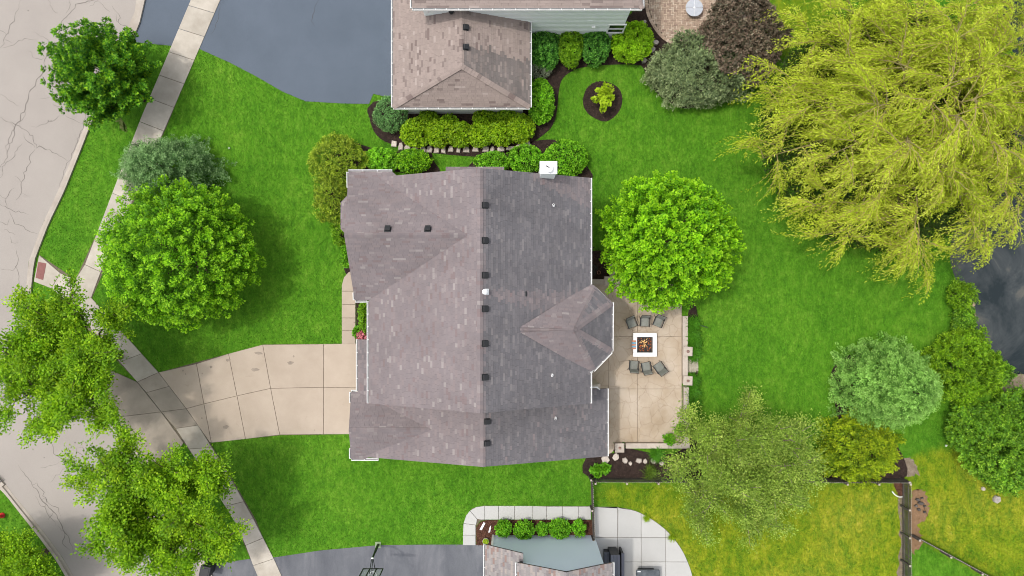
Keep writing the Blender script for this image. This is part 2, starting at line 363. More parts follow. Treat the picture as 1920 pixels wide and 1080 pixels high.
    fr = ramp(t, [(.3, (.68,) * 3), (.7, (1.3,) * 3)]); t.links.new(n3.outputs[0], fr.inputs[0])
    c3 = mixc(t, 1.0, c2, fr.outputs[0], 'MULTIPLY')
    t.links.new(c3, b.inputs['Base Color']); b.inputs['Roughness'].default_value = .95; b.inputs['Specular IOR Level'].default_value = .1
    nb = noise(t, mp.outputs[0], 14, 4, .75); bp = N(t, 'ShaderNodeBump'); bp.inputs['Strength'].default_value = .7; bp.inputs['Distance'].default_value = .06
    t.links.new(nb.outputs[0], bp.inputs['Height']); t.links.new(bp.outputs[0], b.inputs['Normal'])
    me.materials.append(m)
    M['turf'] = m
    o = link(bpy.data.objects.new('lawn', me)); o['kind'] = 'structure'
make_ground()

EXC = []          # world polygons where no grass grows
def sheet(name, polys, z, m, kind='structure', label=None, exc=True, parent=None, th=0.0):
    b = MB()
    for p in polys:
        p = ccw(p)
        if th: b.prism(p, z - th, z, bottom=False)
        else: b.add([(x, y, z) for x, y in p], [list(range(len(p)))])
        if exc: EXC.append(p)
    o = b.build(name, m, parent)
    if parent is None or kind == 'stuff': o['kind'] = kind
    if label: o['label'] = label
    return o
def slabs(parent, name, polys, z0, z1, m, gap=.012, ch=.012):
    for p in polys:
        b = MB(); b.prism(inset(ccw(p), gap), z0, z1 + R.uniform(-.003, .003), ch); b.build(name, m, parent)
        EXC.append(ccw(p))

# road
KERB_IN = [(258, -20), (253, 22), (235, 63), (205, 130), (175, 193), (142, 280), (108, 360), (79, 422), (54, 490), (48, 547), (56, 600), (82, 650), (118, 700), (150, 738), (185, 775), (222, 822), (262, 882), (302, 940), (345, 1010), (392, 1090)]
KERB_OUT = [(278, -20), (262, 50), (247, 80), (222, 130), (183, 205), (154, 280), (122, 360), (93, 420), (66, 490), (60, 547), (68, 592), (95, 640), (130, 692), (165, 733), (200, 768), (236, 814), (276, 872), (316, 930), (358, 998), (405, 1090)]
KERB2_IN = [(-30, 862), (2, 896), (24, 926), (52, 960), (84, 1000), (118, 1046), (146, 1095)]
KERB2_OUT = [(-30, 880), (0, 914), (14, 928), (42, 964), (74, 1004), (108, 1050), (134, 1095)]
road_poly = PP(KERB_IN + KERB2_IN[::-1] + [(-1200, 300), (-1200, -1500), (500, -1500)])
mr = M['asphalt_road'] = mat('old_road_surface', (.305, .275, .25), (.345, .312, .283), .25, 7, .9, .15, 40, stains=[((.30, .265, .24), .12, .5, .75, .5), ((.22, .2, .185), .45, .66, .78, .35)], fine=.07)
road = sheet('road', [road_poly], .008, mr)
def crack_lines(name, lines, z, m, parent, w=.035):
    b = MB()
    for ln, wd in lines:
        pts = [Vector(P(*p)) for p in ln]; fine = [pts[0]]
        for a, c in zip(pts, pts[1:]):
            n = max(2, int((c - a).length / .16)); d = (c - a); pr = Vector((-d.y, d.x)).normalized(); off = 0
            for i in range(1, n + 1):
                off = off * .7 + R.gauss(0, .055); fine.append(a + d * (i / n) + (pr * off if i < n else pr * 0))
        vs = []; fs = []
        for i, p in enumerate(fine):
            t = (fine[min(i + 1, len(fine) - 1)] - fine[max(i - 1, 0)]); t = t.normalized() if t.length > 0 else Vector((1, 0)); pr = Vector((-t.y, t.x))
            tp = min(1, .25 + 2.5 * min(i, len(fine) - 1 - i) / len(fine)); h = wd * w * tp * R.uniform(.45, 1.3) * .5
            vs += [(*(p + pr * h), z), (*(p - pr * h), z)]
        for i in range(len(fine) - 1): fs.append([2 * i, 2 * i + 1, 2 * i + 3, 2 * i + 2])
        b.add(vs, fs)
    o = b.build(name, m, parent); o['kind'] = 'stuff'; return o
M['crack'] = flat('crack_dirt', (.165, .145, .13), .95)
CR = [([(40, 0), (28, 35), (12, 65), (0, 90)], 1.3), ([(12, 65), (-5, 55)], .8), ([(8, 74), (22, 80)], .8), ([(5, 90), (20, 86), (35, 76), (52, 73), (70, 75)], 1.0),
      ([(60, 60), (75, 68), (92, 80), (88, 100), (84, 112), (84, 125), (72, 146), (62, 165), (52, 190), (46, 210), (33, 230), (17, 270), (10, 300), (-4, 330)], 1.5),
      ([(110, 50), (125, 32), (135, 20), (142, 8), (160, 5), (185, 2), (175, 10), (168, 12)], 1.4), ([(130, -4), (132, 8), (124, 25)], .9), ([(185, 2), (196, 14), (206, 22)], 1.0), ([(160, 8), (172, 0), (190, -5)], .8),
      ([(210, 10), (218, 22), (226, 34), (222, 42), (234, 48), (246, 54)], 1.0), ([(218, 26), (219, 40), (224, 44)], .7), ([(90, 0), (94, 10), (110, 25)], .8),
      ([(84, 125), (98, 138), (110, 150)], .8), ([(49, 96), (60, 98), (62, 108), (78, 112), (84, 106)], .7), ([(90, 162), (108, 150)], .6), ([(98, 194), (112, 200), (133, 208)], .7),
      ([(0, 176), (15, 187), (36, 198)], .9), ([(75, 185), (95, 182)], .6),
      ([(-4, 215), (12, 228), (32, 235), (50, 245), (62, 254), (64, 268), (68, 278), (98, 286), (130, 300)], 1.4), ([(48, 210), (36, 232)], 1.0),
      ([(20, 230), (28, 242), (18, 258), (14, 285)], .9), ([(45, 250), (48, 262), (60, 270), (66, 278)], 1.0), ([(66, 280), (55, 298), (50, 320), (46, 335), (40, 342), (40, 362), (30, 375)], 1.4),
      ([(40, 70 + 272), (28, 330)], .8), ([(42, 362), (53, 368)], .7), ([(42, 270), (28, 285), (12, 304), (6, 325), (-2, 335)], 1.2),
      ([(57, 238), (80, 233), (98, 228), (120, 215)], .7), ([(122, 216), (138, 224), (155, 232)], .8), ([(166, 205), (158, 225), (150, 250), (143, 272)], .9),
      ([(0, 365), (12, 372), (18, 360), (28, 352)], 1.1), ([(0, 382), (14, 390), (30, 398), (54, 402)], 1.2), ([(10, 372), (14, 388)], 1.0), ([(0, 416), (14, 422), (18, 410)], .9),
      ([(18, 396), (28, 420), (48, 430), (70, 438)], 1.0), ([(8, 430), (28, 440)], .7), ([(32, 468), (34, 490), (24, 508), (0, 504)], 1.0), ([(30, 500), (36, 518), (34, 545), (40, 570)], 1.1),
      ([(20, 444), (22, 455), (35, 454)], .7), ([(85, 820), (100, 838), (115, 860), (130, 885)], .9), ([(95, 905), (112, 890), (122, 878)], .7), ([(75, 878), (100, 872), (112, 866)], .6),
      ([(35, 872), (48, 892), (60, 908), (72, 922), (80, 940), (96, 955), (108, 972), (118, 992), (130, 1010), (145, 1040)], 1.5), ([(58, 908), (70, 905), (80, 930), (92, 944), (104, 950), (114, 968)], 1.2),
      ([(66, 930), (84, 950), (92, 968), (104, 985)], .9), ([(76, 938), (88, 936), (84, 952)], .9), ([(100, 960), (90, 975)], .8), ([(108, 985), (122, 1002), (118, 1020), (132, 1032)], 1.0), ([(130, 830), (150, 850), (165, 872)], .8), ([(145, 840), (155, 838), (170, 860)], .7),
      ([(112, 360), (90, 412), (70, 455), (56, 485)], 1.2), ([(160, 228), (140, 280), (112, 350)], .8), ([(56, 492), (51, 525), (50, 550)], 1.1)]
crack_lines('road_cracks', CR, .013, M['crack'], road)
# loose oil spots and stones on the road
b = MB()
for (px, py, r) in [(53, 20, 1.4), (91, 227, 1.7), (96, 227, 1.3), (83, 858, 1.2), (141, 830, 1.6), (127, 850, 1.2)]:
    x, y = P(px, py); b.prism([(x + r * K * math.cos(a) * R.uniform(.7, 1.1), y + r * K * math.sin(a) * R.uniform(.7, 1.1)) for a in np.linspace(0, 6.28, 8, endpoint=False)], .008, .016)
o = b.build('road_spots', M['crack'], road); o['kind'] = 'stuff'
# kerbs: cast lengths with joints
def kerb(inn, out, name, cuts):
    root = empty(name); root['kind'] = 'structure'
    def poly_at(line, t):
        L = [0]
        for a, c in zip(line, line[1:]): L.append(L[-1] + math.dist(a, c))
        d = t * L[-1]
        for i in range(len(line) - 1):
            if d <= L[i + 1] or i == len(line) - 2:
                f = (d - L[i]) / (L[i + 1] - L[i]); return tuple(np.array(line[i]) * (1 - f) + np.array(line[i + 1]) * f)
    for a, c in zip(cuts, cuts[1:]):
        ts = np.linspace(a, c, 5)
        A = [P(*poly_at(inn, t)) for t in ts]; B = [P(*poly_at(out, t)) for t in ts]
        Mi = [tuple(.55 * np.array(p) + .45 * np.array(q)) for p, q in zip(A, B)]
        bm = MB()
        vs = []; fs = []
        for p, q, r_ in zip(A, Mi, B):
            vs += [(*p, .016), (*q, .035), (*(.85 * np.array(q) + .15 * np.array(r_)), .12), (*r_, .125), (*r_, 0)]
        for i in range(4):
            for k in range(4): fs.append([i * 5 + k, i * 5 + k + 1, (i + 1) * 5 + k + 1, (i + 1) * 5 + k])
        fs.append([0, 1, 2, 3, 4]); fs.append([20, 21, 22, 23, 24][::-1])
        bm.add(vs, [f[::-1] for f in fs]); bm.build('kerb_length', M['kerb'], root)
        EXC.append(ccw(A + B[::-1]))
    return root
n_ = 15; cu = [i / n_ + (.0018 if i else 0) for i in range(n_)] + [1.0]
kerb(KERB_IN, KERB_OUT, 'kerb', cu); kerb(KERB2_IN[::-1], KERB2_OUT[::-1], 'kerb', [0, .22, .45, .68, .88, 1])
EXC.append(ccw(road_poly))

# storm drain box at the kerb, lower left
o = empty('storm_drain', (*P(2, 906), 0), label='concrete storm drain inlet with a dark grate at the lower left kerb', cat='storm drain')
b = MB(); b.box((-.35, .1, .06), (1.1, .7, .14), -.8, .02); b.build('collar', M['kerb'], o)
b = MB()
for k in range(6): b.box((-.28 + .11 * math.cos(-.8) * (k - 2.5) + .12, .3 - .11 * .72 * (k - 2.5) * -1 * -1, .145), (.05, .42, .02), -.8)
b.build('grate', M['black_metal'], o)

# ------------------------------------------------------------------ pavements and drives
def lerp(a, b, t): return (a[0] + (b[0] - a[0]) * t, a[1] + (b[1] - a[1]) * t)
def strip(left, right, cuts):
    """quads between two px polylines parametrised by matching control points"""
    def at(line, t):
        n = len(line) - 1; i = min(int(t), n - 1); return lerp(line[i], line[i + 1], t - i)
    out = []
    for a, c in zip(cuts, cuts[1:]):
        ts = [a] + [k for k in range(len(left)) if a + .02 < k < c - .02] + [c]
        out.append(PP([at(left, t) for t in ts] + [at(right, t) for t in ts[::-1]]))
    return out
walk = sheet('sidewalk', [PP([(372, -45), (424, -45), (318, 225), (172, 560), (298, 698), (350, 766), (393, 828), (440, 905), (480, 975), (530, 1100), (492, 1100), (462, 1030), (444, 984), (380, 880), (345, 830), (303, 772), (258, 716), (160, 615), (128, 566), (97, 541), (64, 528), (74, 478), (142, 524), (262, 262)])], .012, M['joint'])
L1 = [(372, -33), (262, 228), (160, 496)]; R1 = [(422, -19), (308, 246), (190, 510)]
qs = strip(L1, R1, list(np.linspace(0, 1, 7)) + list(np.linspace(1, 2, 7))[1:])
qs.append(PP([(160, 496), (190, 510), (172, 558), (128, 566), (142, 524)]))
qs += [PP([(74, 478), (114, 512), (97, 541), (64, 528)]), PP([(114, 512), (142, 524), (128, 566), (97, 541)])]
LL = [(128, 566), (258, 716), (275, 736), (303, 772), (330, 803), (380, 880), (444, 984), (461, 1022), (475, 1060), (492, 1100)]
RR = [(172, 558), (298, 698), (318, 724), (350, 766), (372, 797), (424, 880), (475, 971), (494, 1008), (514, 1047), (538, 1100)]
qs += strip(LL, RR, [0, .25, .5, .75, 1, 2, 3, 4, 4.5, 5, 5.33, 5.66, 6, 7, 8, 9])
def crossing(q):
    cx = sum(p[0] for p in q) / len(q) / K + 960; cy = 540 - sum(p[1] for p in q) / len(q) / K
    return 700 < cy < 815
slabs(walk, 'slab', [q for q in qs if not crossing(q)], .012, .055, M['concrete_walk'])
slabs(walk, 'darker_slab', [q for q in qs if crossing(q)], .012, .055, M['concrete_apron'])  # darker concrete where the walk crosses the driveway
mp_ = empty('tactile_paving_mat', (0, 0, 0), label='dark red tactile paving mat at the kerb end of the walk', cat='tactile mat')
b = MB(); b.prism(ccw(PP([(73, 491), (88, 494), (82, 525), (68, 521)])), .054, .066, .004); b.build('plate', M['brick_red'], mp_)
b = MB()
for i in range(8):
    for j in range(16):
        q = lerp(lerp((74, 492.5), (87, 495), (i + .5) / 8), lerp((69, 519.5), (81, 523), (i + .5) / 8), (j + .5) / 16); x, y = P(*q); b.lathe([(.013, 0), (.009, .006)], 6, (x, y, .066))
o = b.build('domes', M['brick_red'], mp_); o['kind'] = 'stuff'

drive = sheet('driveway', [PP([(165, 733), (215, 700), (258, 716), (303, 772), (345, 830), (300, 860), (250, 835)]), PP([(298, 698), (493, 646), (669, 644), (680, 730), (659, 814), (525, 816), (393, 830), (350, 766)])], .010, M['joint'])
ds = [[(298, 698), (369, 682), (383, 757), (350, 766)], [(369, 682), (429, 663), (445, 742), (383, 757)], [(429, 663), (493, 646), (508, 728), (445, 742)], [(493, 646), (607, 645), (607, 726), (508, 728)], [(607, 645), (676, 644), (676, 727), (607, 726)],
      [(350, 766), (383, 757), (397, 830), (393, 828)], [(383, 757), (445, 742), (461, 823), (397, 830)], [(445, 742), (508, 728), (525, 815), (461, 823)], [(508, 728), (607, 726), (607, 814), (525, 815)], [(607, 726), (676, 727), (668, 814), (607, 814)]]
slabs(drive, 'slab', [PP(p) for p in ds], .010, .055, M['concrete_tan'])
slabs(drive, 'apron_slab', [PP(p) for p in ([(200, 690), (258, 716), (303, 772), (210, 783), (168, 736)], [(210, 783), (303, 772), (345, 830), (318, 868), (276, 870), (236, 812)])], .010, .052, M['concrete_apron'])

fw = sheet('front_walk', [PP([(641, 647), (641, 535), (645, 520), (654, 510), (672, 503), (672, 563), (667, 563), (667, 647)])], .010, M['joint'])
slabs(fw, 'slab', [PP(p) for p in ([(641, 535), (645, 520), (654, 510), (676, 501), (676, 546), (641, 546)], [(641, 546), (667, 546), (667, 571), (641, 571)], [(641, 571), (667, 571), (667, 596), (641, 596)], [(641, 596), (667, 596), (667, 620), (641, 620)], [(641, 620), (667, 620), (667, 645), (641, 645)])], .01, .055, M['concrete_tan'])

sheet('asphalt_driveway', [PP([(270, -20), (254, 50), (252, 79), (300, 84), (345, 88), (385, -20)]), PP([(412, -45), (366, 88), (381, 95), (430, 117), (480, 143), (530, 172), (573, 190), (640, 194), (692, 195), (700, 176), (760, 190), (760, -45)])], .016, M['asphalt'])
crack_lines('asphalt_cracks', [([(600, -5), (590, 22), (584, 40), (590, 50)], 1.0), ([(360, 20), (348, 30), (346, 45)], .7), ([(415, 5), (408, 40), (396, 65)], .8)], .021, M['black_plastic'], bpy.data.objects['asphalt_driveway'], .03)
sheet('lower_driveway', [PP([(508, 1046), (521, 1044), (600, 1032), (710, 1022), (800, 1021), (912, 1021), (930, 1100), (520, 1100)]), PP([(398, 1058), (480, 1046), (505, 1100), (398, 1100)])], .016, M['asphalt_worn'])

b = MB()
for px, py, r, st in ((344, 695, 2.2, 1), (349, 701, 1.8, 1), (396, 688, 2.4, 1.4), (428, 675, 3, 2.2), (478, 693, 4, 2.6), (486, 662, 3.5, 2.6), (338, 791, 2.6, 1), (379, 784, 2, 1), (551, 668, 2.4, 1), (545, 680, 4, 1.8), (590, 806, 1.2, .6), (380, 700, 1.4, 1), (424, 800, 4, 1.6)):
    x, y = P(px, py); b.add([(x + st * r * K * math.cos(a) * R.uniform(.5, 1.1), y + r * K * math.sin(a) * R.uniform(.5, 1.1), .0605) for a in np.linspace(0, 6.28, 11, endpoint=False)], [list(range(11))])
o = b.build('oil_stains', mat('oil_stain', (.23, .19, .155), (.32, .265, .215), 4, 7, .8, .05), drive); o['kind'] = 'stuff'
# pale walk and curved patio of the lower house
pw = sheet('pale_walk', [PP([(868, 1022), (869, 985), (874, 966), (886, 953), (906, 948), (1108, 949), (1108, 974), (912, 974), (900, 977), (893, 986), (892, 1022)])], .010, M['joint'])
slabs(pw, 'slab', [PP(p) for p in ([(868, 1022), (868, 1003), (892, 1003), (892, 1022)], [(868, 1003), (869, 981), (892, 984), (892, 1003)], [(869, 981), (874, 966), (881, 957), (895, 973), (893, 984)], [(881, 957), (893, 950), (909, 948), (909, 974), (902, 974), (895, 973)],
      [(909, 948), (935, 948), (935, 974), (909, 974)], [(935, 948), (965, 948), (965, 974), (935, 974)], [(965, 948), (998, 948), (998, 974), (965, 974)], [(998, 948), (1025, 949), (1025, 974), (998, 974)], [(1025, 949), (1055, 949), (1055, 974), (1025, 974)], [(1055, 949), (1085, 949), (1085, 974), (1055, 974)], [(1085, 949), (1108, 949), (1108, 974), (1085, 974)])], .01, .055, M['concrete_white'])
arc = smooth_poly([(1114, 950), (1158, 951), (1200, 961), (1245, 990), (1275, 1025), (1292, 1060), (1300, 1090), (1304, 1130)], 5, False)
pp2 = sheet('pale_patio', [PP(arc + [(1114, 1130)])], .010, M['joint'])
def clip_px(poly, x0, x1, y0, y1):
    for ax, v, sg in ((0, x0, 1), (0, x1, -1), (1, y0, 1), (1, y1, -1)):
        out = []
        for i in range(len(poly)):
            a, c = poly[i], poly[(i + 1) % len(poly)]; da = (a[ax] - v) * sg; dc = (c[ax] - v) * sg
            if da >= 0: out.append(a)
            if (da >= 0) != (dc >= 0): out.append(lerp(a, c, da / (da - dc)))
        poly = out
        if len(poly) < 3: return None
    return poly
full = arc + [(1114, 1130)]; cells = []
xs_, ys_ = [1114, 1158, 1202, 1248, 1310], [945, 1007.5, 1053, 1095, 1130]
for i in range(4):
    for j in range(4):
        c = clip_px(full, xs_[i], xs_[i + 1], ys_[j], ys_[j + 1])
        if c and abs(area(c)) > 30: cells.append(PP(c))
slabs(pp2, 'slab', cells, .01, .055, M['concrete_white'])

# stamped patio behind the main house
def stamped(name):
    m = mat(name, (.39, .305, .215), (.52, .44, .355), .5, 7, .7, .1, 40, stains=[((.26, .19, .125), .45, .55, .72, .4), ((.49, .42, .345), .6, .58, .75, .5)], fine=.06, obj=.04)
    t = m.node_tree; b = t.nodes['Principled BSDF']; geo = N(t, 'ShaderNodeNewGeometry')
    nz = noise(t, geo.outputs['Position'], 1.1, 3); ad = N(t, 'ShaderNodeVectorMath', operation='MULTIPLY_ADD'); t.links.new(nz.outputs['Color'], ad.inputs[0]); ad.inputs[1].default_value = (.5,) * 3; t.links.new(geo.outputs['Position'], ad.inputs[2])
    v = N(t, 'ShaderNodeTexVoronoi', feature='DISTANCE_TO_EDGE'); v.inputs['Scale'].default_value = 1.35; t.links.new(ad.outputs[0], v.inputs['Vector'])
    r = ramp(t, [(0, (.62, .55, .48)), (.022, (1, 1, 1))]); t.links.new(v.outputs[0], r.inputs[0])
    old = b.inputs['Base Color'].links[0].from_socket; t.links.new(mixc(t, .5, old, mixc(t, 1.0, old, r.outputs[0], 'MULTIPLY')), b.inputs['Base Color'])
    rb = ramp(t, [(0, (0, 0, 0)), (.03, (1, 1, 1))]); t.links.new(v.outputs[0], rb.inputs[0]); bp = N(t, 'ShaderNodeBump'); bp.inputs['Strength'].default_value = .5; bp.inputs['Distance'].default_value = .02
    t.links.new(rb.outputs[0], bp.inputs['Height']); t.links.new(b.inputs['Normal'].links[0].from_socket, bp.inputs['Normal']); t.links.new(bp.outputs[0], b.inputs['Normal'])
    return m
M['stamped'] = stamped('stamped_patio_concrete')
pat = sheet('patio', [PP([(1070, 533), (1277, 533), (1277, 829), (1070, 829)])], .010, M['joint'])
pc = []
for a, c in ((1070, 1141), (1141, 1195), (1195, 1278)):
    for d, e in ((533, 631), (631, 729), (729, 829)): pc.append(PP([(a, d), (c, d), (c, e), (a, e)]))
pc.append(PP(smooth_poly([(1128, 829), (1150, 829), (1151, 842), (1144, 850), (1128, 851)], 3)))
slabs(pat, 'slab', pc, .01, .06, M['stamped'], .008, .008)

# round brick patio (herringbone) of the upper house
bp_poly = smooth_poly([(1208, -60), (1209, 10), (1220, 45), (1248, 78), (1300, 92), (1370, 80), (1430, 40), (1450, -60)], 5, False)
sheet('brick_patio', [PP(bp_poly)], .012, M['joint'])
M['paver'] = mat('clay_pavers', (.92,) * 3, (1.08,) * 3, 1, 5, .9, .2, 40, isl=[(0, (.40, .30, .225)), (.35, (.46, .35, .265)), (.6, (.36, .265, .20)), (.8, (.50, .40, .31)), (.93, (.31, .22, .17))], fine=.1)
b = MB(); bw, bl = .105, .21; wp = PP(bp_poly); inner = inset(ccw(wp), .22)
# herringbone laid on a rotated lattice
cands = []
for i in range(-60, 120):
    for j in range(-60, 60):
        X0, Y0 = i * bw + 2 * bw * j * 1, i * bw - 2 * bw * j * 1
        cands.append((X0 + bw, Y0 + bw / 2, bl, bw)); cands.append((X0 + bw / 2, Y0 + 2 * bw, bw, bl))
arr = np.array([(c[0], c[1]) for c in cands]); ang = 0.0
wx = arr[:, 0] + P(1330, 20)[0]; wy = arr[:, 1] + P(1330, 20)[1]
ok = pip(wx, wy, inner)
for k in np.nonzero(ok)[0]:
    _, _, sx, sy = cands[k]; b.box((wx[k], wy[k], .03 + R.uniform(-.004, .004)), (sx - .014, sy - .014, .05))
ring = ccw(wp); tot = 0
for i in range(len(ring)):
    a, c = Vector(ring[i]), Vector(ring[(i + 1) % len(ring)])
    if a.y > 18.2 and c.y > 18.2: continue
    n = max(1, int((c - a).length / .11)); d = (c - a).normalized(); pr = Vector((-d.y, d.x)); rz = math.atan2(d.y, d.x)
    for k in range(n):
        q = a + (c - a) * ((k + .5) / n) + pr * .105; b.box((q.x, q.y, .034), ((c - a).length / n - .012, .19, .05), rz)
o = b.build('pavers', M['paver'], bpy.data.objects['brick_patio']); o['kind'] = 'stuff'

# small step of pavers by the patio wall
sp = empty('paver_step', (*P(1296, 683), 0), label='small grey paver step between the two right patio pillars', cat='paver step')
b = MB(); b.box((0, 0, .02), (.82, 1.0, .04)); b.build('bed', M['joint'], sp)
m_gp = mat('grey_pavers', (.33, .30, .23), (.42, .38, .30), 3, 5, .9, .2, 30, obj=.14, fine=.1)
pm = MB(); pm.box((0, 0, 0), (.135, .088, .05), 0, .006); pme = pm.mesh('paver', m_gp)
for i in range(6):
    for j in range(11):
        if i == 5 and j in (0, 10): continue
        o = bpy.data.objects.new('paver', pme); o.location = (-.345 + i * .14 , -.45 + j * .09, .06 + R.uniform(-.003, .003)); link(o, sp)

# ------------------------------------------------------------------ beds of mulch
def bed(name, px, m=None, smooth=True, label=None):
    p = PP(smooth_poly(px, 4) if smooth else px); return sheet(name, [p], .022, m or M['mulch'], label=label, th=.02)
BEDS = [
 ('mulch_bed', [(692, 200), (693, 222), (701, 246), (716, 262), (740, 272), (790, 284), (850, 291), (905, 294), (950, 290), (990, 272), (1020, 252), (1036, 235), (1044, 210), (1048, 170), (1056, 146), (1080, 130), (1110, 124), (1160, 121), (1196, 122), (1206, 128), (1216, 150), (1235, 178), (1262, 197), (1290, 203), (1320, 192), (1360, 170), (1420, 130), (1440, 70), (1350, 60), (1300, 80), (1255, 82), (1226, 50), (1213, 10), (1205, -30), (1165, 40), (1000, 40), (985, 180), (740, 185)]),
 ('mulch_ring', [(1093, 190), (1100, 166), (1120, 153), (1145, 156), (1163, 170), (1166, 195), (1155, 216), (1135, 228), (1112, 220), (1098, 207)]),
 ('mulch_bed', [(618, 290), (640, 262), (720, 283), (800, 283), (812, 300), (815, 330), (660, 330), (664, 500), (648, 512), (640, 470), (630, 430), (610, 380), (600, 330)]),
 ('mulch_bed', [(890, 300), (940, 285), (985, 268), (1040, 262), (1085, 280), (1100, 310), (1095, 340), (890, 335)]),
 ('front_mulch_bed', [(668, 560), (700, 560), (700, 645), (668, 645)]),
 ('mulch_bed', [(1107, 848), (1150, 850), (1160, 838), (1290, 834), (1290, 590), (1308, 590), (1310, 790), (1330, 830), (1420, 856), (1500, 870), (1560, 895), (1560, 897), (1300, 897), (1107, 896)]),
 ('mulch_bed', [(1562, 690), (1600, 668), (1620, 760), (1650, 800), (1690, 850), (1690, 900), (1555, 900), (1545, 860), (1570, 800), (1560, 730)]),
 ('shaded_mulch_bed', [(1080, 470), (1148, 470), (1148, 528), (1080, 528)]),
 ('mulch_ring', [(243, 163), (262, 155), (278, 166), (276, 188), (258, 194), (244, 184)]),
]
for nm, px in BEDS: bed(nm, px, smooth=(nm not in ('front_mulch_bed', 'shaded_mulch_bed')))
bed('red_mulch_bed', [(893, 1022), (893, 988), (901, 978), (912, 975), (1112, 975), (1112, 1006), (930, 1006), (930, 1022)], M['mulch_red'], False)
bed('red_mulch_bed', [(1674, 905), (1695, 895), (1695, 930), (1684, 929)], M['mulch_red'], False)
# mulch chips lying on the beds
def chips(name, polys, n, m, z=.03):
    V = []; F = []
    allp = [np.array(p) for p in polys]; ar = [abs(area([tuple(q) for q in p])) for p in allp]; tot = sum(ar)
    C = []
    for p, a in zip(allp, ar):
        k = int(n * a / tot); lo, hi = p.min(0), p.max(0); pts = NR.uniform(lo, hi, (int(k * 2.6) + 10, 2)); pts = pts[pip(pts[:, 0], pts[:, 1], [tuple(q) for q in p])][:k]; C.append(pts)
    C = np.concatenate(C); n = len(C); c3 = np.column_stack([C, z + NR.uniform(0, .02, n)])
    ax = NR.normal(size=(n, 3)) * [1, 1, .25]; nm = NR.normal(size=(n, 3)) * .45 + [0, 0, 1]
    return leaf_obj(name, c3, ax, nm, NR.uniform(.05, .12, n), NR.uniform(.02, .04, n), m)

# ------------------------------------------------------------------ foliage meshes
def unit(a): return a / np.maximum(np.linalg.norm(a, axis=-1, keepdims=True), 1e-9)
def leaf_arrays(c, ax, nm, L, Wd, fold=.25):
    ax = unit(ax); nm = unit(nm - ax * np.sum(nm * ax, 1, keepdims=True)); wd = np.cross(nm, ax)
    L = L[:, None]; Wd = Wd[:, None]
    v = np.empty((len(c), 4, 3)); v[:, 0] = c; mid = c + ax * L * .45 + nm * Wd * fold
    v[:, 1] = mid + wd * Wd * .5; v[:, 2] = c + ax * L; v[:, 3] = mid - wd * Wd * .5
    return v
def leaf_obj(name, c, ax, nm, L, Wd, tip, m=None, parent=None, fold=.25):
    if m is None or not hasattr(m, 'node_tree'): tip, m, parent = np.full(len(c), .5), tip, (m if m is not None else parent)
    v = leaf_arrays(c, ax, nm, L, Wd, fold); n = len(v)
    me = bpy.data.meshes.new(name); me.vertices.add(n * 4); me.vertices.foreach_set('co', v.astype(np.float32).ravel())
    me.loops.add(n * 4); me.loops.foreach_set('vertex_index', np.arange(n * 4, dtype=np.int32))
    me.polygons.add(n); me.polygons.foreach_set('loop_start', np.arange(0, n * 4, 4, dtype=np.int32)); me.polygons.foreach_set('loop_total', np.full(n, 4, dtype=np.int32))
    at = me.attributes.new('tip', 'FLOAT', 'FACE'); at.data.foreach_set('value', np.asarray(tip, dtype=np.float32))
    me.materials.append(m); me.update(calc_edges=True)
    return link(bpy.data.objects.new(name, me), parent)
def tufts(c, ax, k, L, spread, ll, lw, flatn=.7, droop=0.0, outw=1.0, tipk=1.0):
    """k leaves round each of the twigs that start at c and run along ax for L"""
    n = len(c); c = np.repeat(c, k, 0); a = np.repeat(unit(ax), k, 0); m = n * k
    L = np.repeat(np.broadcast_to(L, (n,)), k) * 1.0
    t = NR.uniform(0, 1, m) ** .75; pr = NR.normal(size=(m, 3)); pr = unit(pr - a * np.sum(pr * a, 1, keepdims=True))
    pos = c + a * (L * t)[:, None] + pr * (spread * (1 - .55 * t) * np.sqrt(NR.uniform(0, 1, m)))[:, None]
    pos[:, 2] -= droop * t * t * L
    d = unit(pr * outw + a * .55 + NR.normal(size=(m, 3)) * .25)
    nm = a * (1 - flatn) + np.array([0, 0, 1.0]) * flatn + NR.normal(size=(m, 3)) * .35
    return pos, d, nm, NR.uniform(.65, 1.2, m) * ll, NR.uniform(.75, 1.2, m) * lw, np.clip(t * 1.15 - .1 + NR.normal(0, .1, m), 0, 1) * tipk
def cat(parts): return [np.concatenate([p[i] for p in parts]) for i in range(6)]
def dome_dirs(n, zmin=-.25):
    i = np.arange(n) + .5; z = 1 - (1 - zmin) * i / n; th = i * 2.399963 + NR.uniform(-.25, .25, n); r = np.sqrt(1 - z * z)
    return unit(np.stack([r * np.cos(th), r * np.sin(th), z], 1) + NR.normal(size=(n, 3)) * .05)
def lumps(d, k=14, amp=.16, sig=.35):
    q = unit(NR.normal(size=(k, 3)) + [0, 0, .4]); a = NR.uniform(-.8, 1, k) * amp
    return 1 + np.sum(a * np.exp(-(1 - d @ q.T) / (sig * sig)), 1)
def trunk_mesh(root, base, top, r, limbs, m, nm='trunk'):
    b = MB(); x, y = base
    b.tube([(x, y, -.05), (x + .03, y, .25), (x + .02, y + .03, top * .55), (x, y, top)], [r * 1.5, r * 1.05, r * .9, r * .7], 9)
    for (p, q, rr) in limbs:
        p, q = Vector(p), Vector(q); mid = p.lerp(q, .5) + Vector((0, 0, (q - p).length * .08)) + Vector([R.gauss(0, .06) for _ in range(3)]) * (q - p).length
        b.tube([p, p.lerp(mid, .5) + Vector((0, 0, .03)), mid, q], [rr, rr * .8, rr * .6, rr * .22], 6)
    return b.build(nm, m, root, True)

